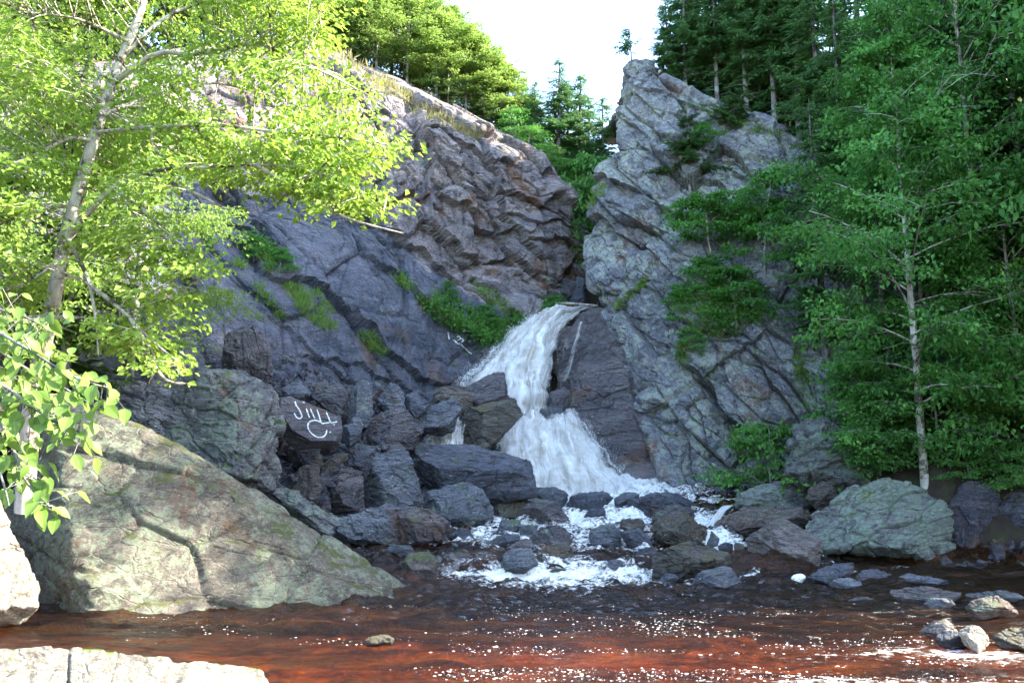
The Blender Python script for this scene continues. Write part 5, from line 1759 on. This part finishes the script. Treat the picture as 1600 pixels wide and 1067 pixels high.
# --- close leafy boughs at the left edge: every leaf its own object
def leaf_mesh(seed):
    r = np.random.default_rng(seed)
    n = 7
    s = np.linspace(0, 1, n)
    w = .34 * np.sin(np.pi * s ** .8) ** .9 * (1 - .25 * s)
    w[-1] = w[0] = .006
    V = []
    bend = r.uniform(.10, .35)
    for i in range(n):
        zc = -bend * s[i] ** 2
        for k_, lv in ((-1, .10), (-.5, .035), (0, 0), (.5, .035), (1, .10)):
            V.append([s[i], w[i] * k_, zc + lv * abs(w[i]) * 2 + .015 * math.sin(i * 2 + k_ * 3)])
    Q = [[i * 5 + j, i * 5 + j + 1, i * 5 + 6 + j, i * 5 + 5 + j] for i in range(n - 1) for j in range(4)]
    return mesh_np('leaf', np.array(V), [np.array(Q)], M['big_leaf'])


LM = [leaf_mesh(s) for s in range(4)]
mb = MB()
stem_base = np.array([-4.6, 5.2, ground_z(-4.6, 5.2) - .1])
root = empty('leafy_bush', stem_base, 'close bush of broad bright leaves reaching in from the left edge', 'bush')
twigs = [[(-260, 520, 4.3), (-100, 500, 4.1), (-20, 512, 4), (50, 550, 3.9), (110, 586, 3.85), (168, 606, 3.8)], [(-260, 560, 4.3), (-80, 570, 4.1), (0, 600, 4), (50, 636, 3.9), (90, 660, 3.85), (128, 676, 3.8)],
         [(-260, 600, 4.3), (-90, 610, 4.2), (-10, 650, 4.1), (20, 700, 4), (40, 750, 3.95), (76, 790, 3.9)], [(-260, 500, 4.4), (-100, 470, 4.3), (-20, 480, 4.2), (40, 496, 4.1), (70, 512, 4.05)],
         [(-100, 560, 4.2), (-30, 560, 4.1), (20, 590, 4.15), (70, 612, 4.2), (104, 640, 4.2)], [(-90, 620, 4), (-30, 690, 3.9), (0, 740, 3.85), (14, 790, 3.8)], [(-100, 500, 4.1), (-30, 530, 4.3), (40, 575, 4.4), (90, 600, 4.4), (140, 630, 4.4)]]
mb.tube(bez(stem_base, np.array([-4.2, 4.9, 1.6]), P(-260, 540, 4.3), 10), np.linspace(.05, .02, 10), 7)
count = 0
for tw_ in twigs:
    c_ = catmull(P(*np.array(tw_, float).T), 26)
    mb.tube(c_, np.linspace(.012, .003, 26), 5)
    for i in range(4, 26):
        for rep in range(4 if i > 7 else 2):
            if count >= 298 or rng.random() < .1:
                continue
            tdir = c_[min(i + 1, 25)] - c_[i - 1]
            tdir /= np.linalg.norm(tdir)
            sgn = 1 if (i + rep) % 2 else -1
            lat = np.cross(tdir, [0, 0, 1.]) * sgn
            x = tdir * .5 + lat * rng.uniform(.3, 1.) + np.array([0, -.1, rng.uniform(-.9, -.2)]) + rng.normal(0, .2, 3)
            x /= np.linalg.norm(x)
            nrm = np.array([.15, -.55, .8]) + rng.normal(0, .4, 3)
            y = np.cross(nrm, x)
            y /= np.linalg.norm(y)
            zz = np.cross(x, y)
            ln = rng.uniform(.055, .10)
            p = c_[i] + rng.normal(0, .05, 3)
            if proj(p)[0] < -35:
                continue
            o = link('leaf', LM[count % 4], root)
            from mathutils import Matrix
            A = np.eye(4)
            A[:3, 0], A[:3, 1], A[:3, 2] = x * ln, y * ln, zz * ln
            pet = x * .022
            A[:3, 3] = p + pet - stem_base
            mb.tube(np.stack([c_[i], p + pet]), [.0025, .0018], 3)
            o.matrix_local = Matrix(A.tolist())
            count += 1
o = link('stem', mb.mesh('stem', M['bark_grey']), root)
o.location = [-float(v) for v in stem_base]

# ------------------------------------------------------------------ low plants on the ledges
def tufts(mb, pts, nrm, blades, ln, wid, spread):
    for p, n_ in zip(pts, nrm):
        m = rng.integers(blades // 2, blades)
        ps_ = p + rng.normal(0, spread, (m, 3)) * [1, 1, .35]
        d = np.array([0, 0, 1.]) + n_ * .35 + rng.normal(0, .45, (m, 3))
        mb.leaves(ps_, d, rng.normal(0, 1, (m, 3)), rng.uniform(.5, 1.2, m) * ln, wid, .03, -.1)


def cliff_spots(polys):
    out = []
    nn = []
    for poly, n in polys:
        for x, y in rand_in_poly(poly, n):
            d = Vector(P(x, y, 10.) - CAM).normalized()
            h = WORLD_BVH.ray_cast(Vector(CAM), d)
            if h[0]:
                out.append(np.array(h[0]))
                nn.append(np.array(h[1]) * (1 if h[1].dot(d) < 0 else -1))
    return np.array(out), np.array(nn)


mb = MB()
sp_, sn_ = cliff_spots([([(438, 440), (468, 448), (500, 488), (526, 516), (505, 520), (470, 490), (448, 462)], 150), ([(560, 520), (580, 522), (608, 552), (600, 560), (575, 545)], 70), ([(610, 425), (632, 430), (650, 448), (640, 455), (618, 445)], 50),
                        ([(640, 455), (700, 480), (720, 520), (700, 520), (660, 480)], 110), ([(735, 442), (770, 455), (800, 480), (818, 492), (800, 496), (760, 475)], 90), ([(700, 505), (760, 500), (800, 500), (780, 530), (745, 525)], 90),
                        ([(300, 345), (320, 350), (340, 380), (330, 395), (312, 370)], 40), ([(388, 372), (410, 385), (425, 410), (405, 405)], 40), ([(360, 408), (376, 410), (380, 422), (362, 418)], 18), ([(395, 440), (410, 450), (445, 500), (436, 502), (410, 470)], 40),
                        ([(420, 402), (428, 404), (424, 440), (416, 424)], 24), ([(480, 445), (492, 450), (520, 490), (510, 490)], 24), ([(1020, 432), (1000, 456), (968, 486), (960, 482), (992, 450)], 60),
                        ([(1050, 470), (1110, 440), (1180, 470), (1200, 500), (1130, 530), (1070, 520)], 240), ([(1058, 530), (1080, 540), (1074, 585), (1060, 570)], 40), ([(955, 615), (985, 618), (980, 640), (952, 636)], 40), ([(915, 300), (945, 290), (938, 320), (918, 330)], 50),
                        ([(1070, 160), (1130, 175), (1240, 215), (1230, 225), (1130, 195)], 60), ([(1240, 520), (1260, 560), (1270, 640), (1240, 600)], 80), ([(1140, 680), (1165, 690), (1160, 720), (1142, 710)], 30)])
tufts(mb, sp_, sn_, 18, .2, .07, .1)
tag(link('ledge_grass', mb.mesh('ledge_grass', M['grass'], False)), kind='stuff')
mb = MB()
sp_, sn_ = cliff_spots([([(590, 128), (640, 150), (700, 190), (742, 210), (735, 222), (690, 200), (630, 165), (585, 140)], 170), ([(500, 80), (540, 90), (600, 130), (580, 136), (530, 110)], 40)])
sp_ = sp_ + [0, .5, .1]
tufts(mb, sp_, sn_, 28, .42, .05, .25)
tag(link('dry_grass', mb.mesh('dry_grass', M['drygrass'], False)), kind='stuff')
mb = MB()
sp_, sn_ = cliff_spots([([(655, 470), (690, 455), (720, 480), (780, 500), (825, 495), (800, 530), (770, 535), (720, 520)], 150), ([(380, 370), (412, 380), (425, 400), (400, 400)], 26), ([(850, 470), (882, 468), (872, 490), (852, 494)], 20), ([(735, 520), (790, 505), (790, 530), (750, 545)], 40),
                        ([(1060, 450), (1200, 440), (1210, 500), (1100, 520)], 120)])
for p, n_ in zip(sp_, sn_):
    m = 20
    ps_ = p + n_ * .12 + rng.normal(0, .18, (m, 3)) * [1, 1, .7]
    mb.leaves(ps_, rng.normal(0, .8, (m, 3)) + [0, -.2, .1], rng.normal(0, .6, (m, 3)) + [0, -.3, 1], rng.uniform(.08, .17, m), .3)
tag(link('ferns', mb.mesh('ferns', M['shrub'], False)), kind='stuff')
for (px, py, s, lab) in [(437, 424, .42, 'round grey green shrub alone on the dark slope of the left wall'), (795, 520, .5, 'bright shrub at the lower end of the fern ledge'), (862, 492, .42, 'dark shrub beside the lip of the upper waterfall'), (760, 505, .4, 'bright shrub in the middle of the fern ledge'),
                         (397, 398, .35, 'small shrub in the crack above the round grey green shrub'), (700, 470, .4, 'bluish shrub at the head of the fern ledge')]:
    h = cam_hit(px, py)
    put_tree('leafy_shrub', bush[int(px) % 2], h - [0, 0, .1], lab, 'bush', 'shrubs on the left wall', scale=s)
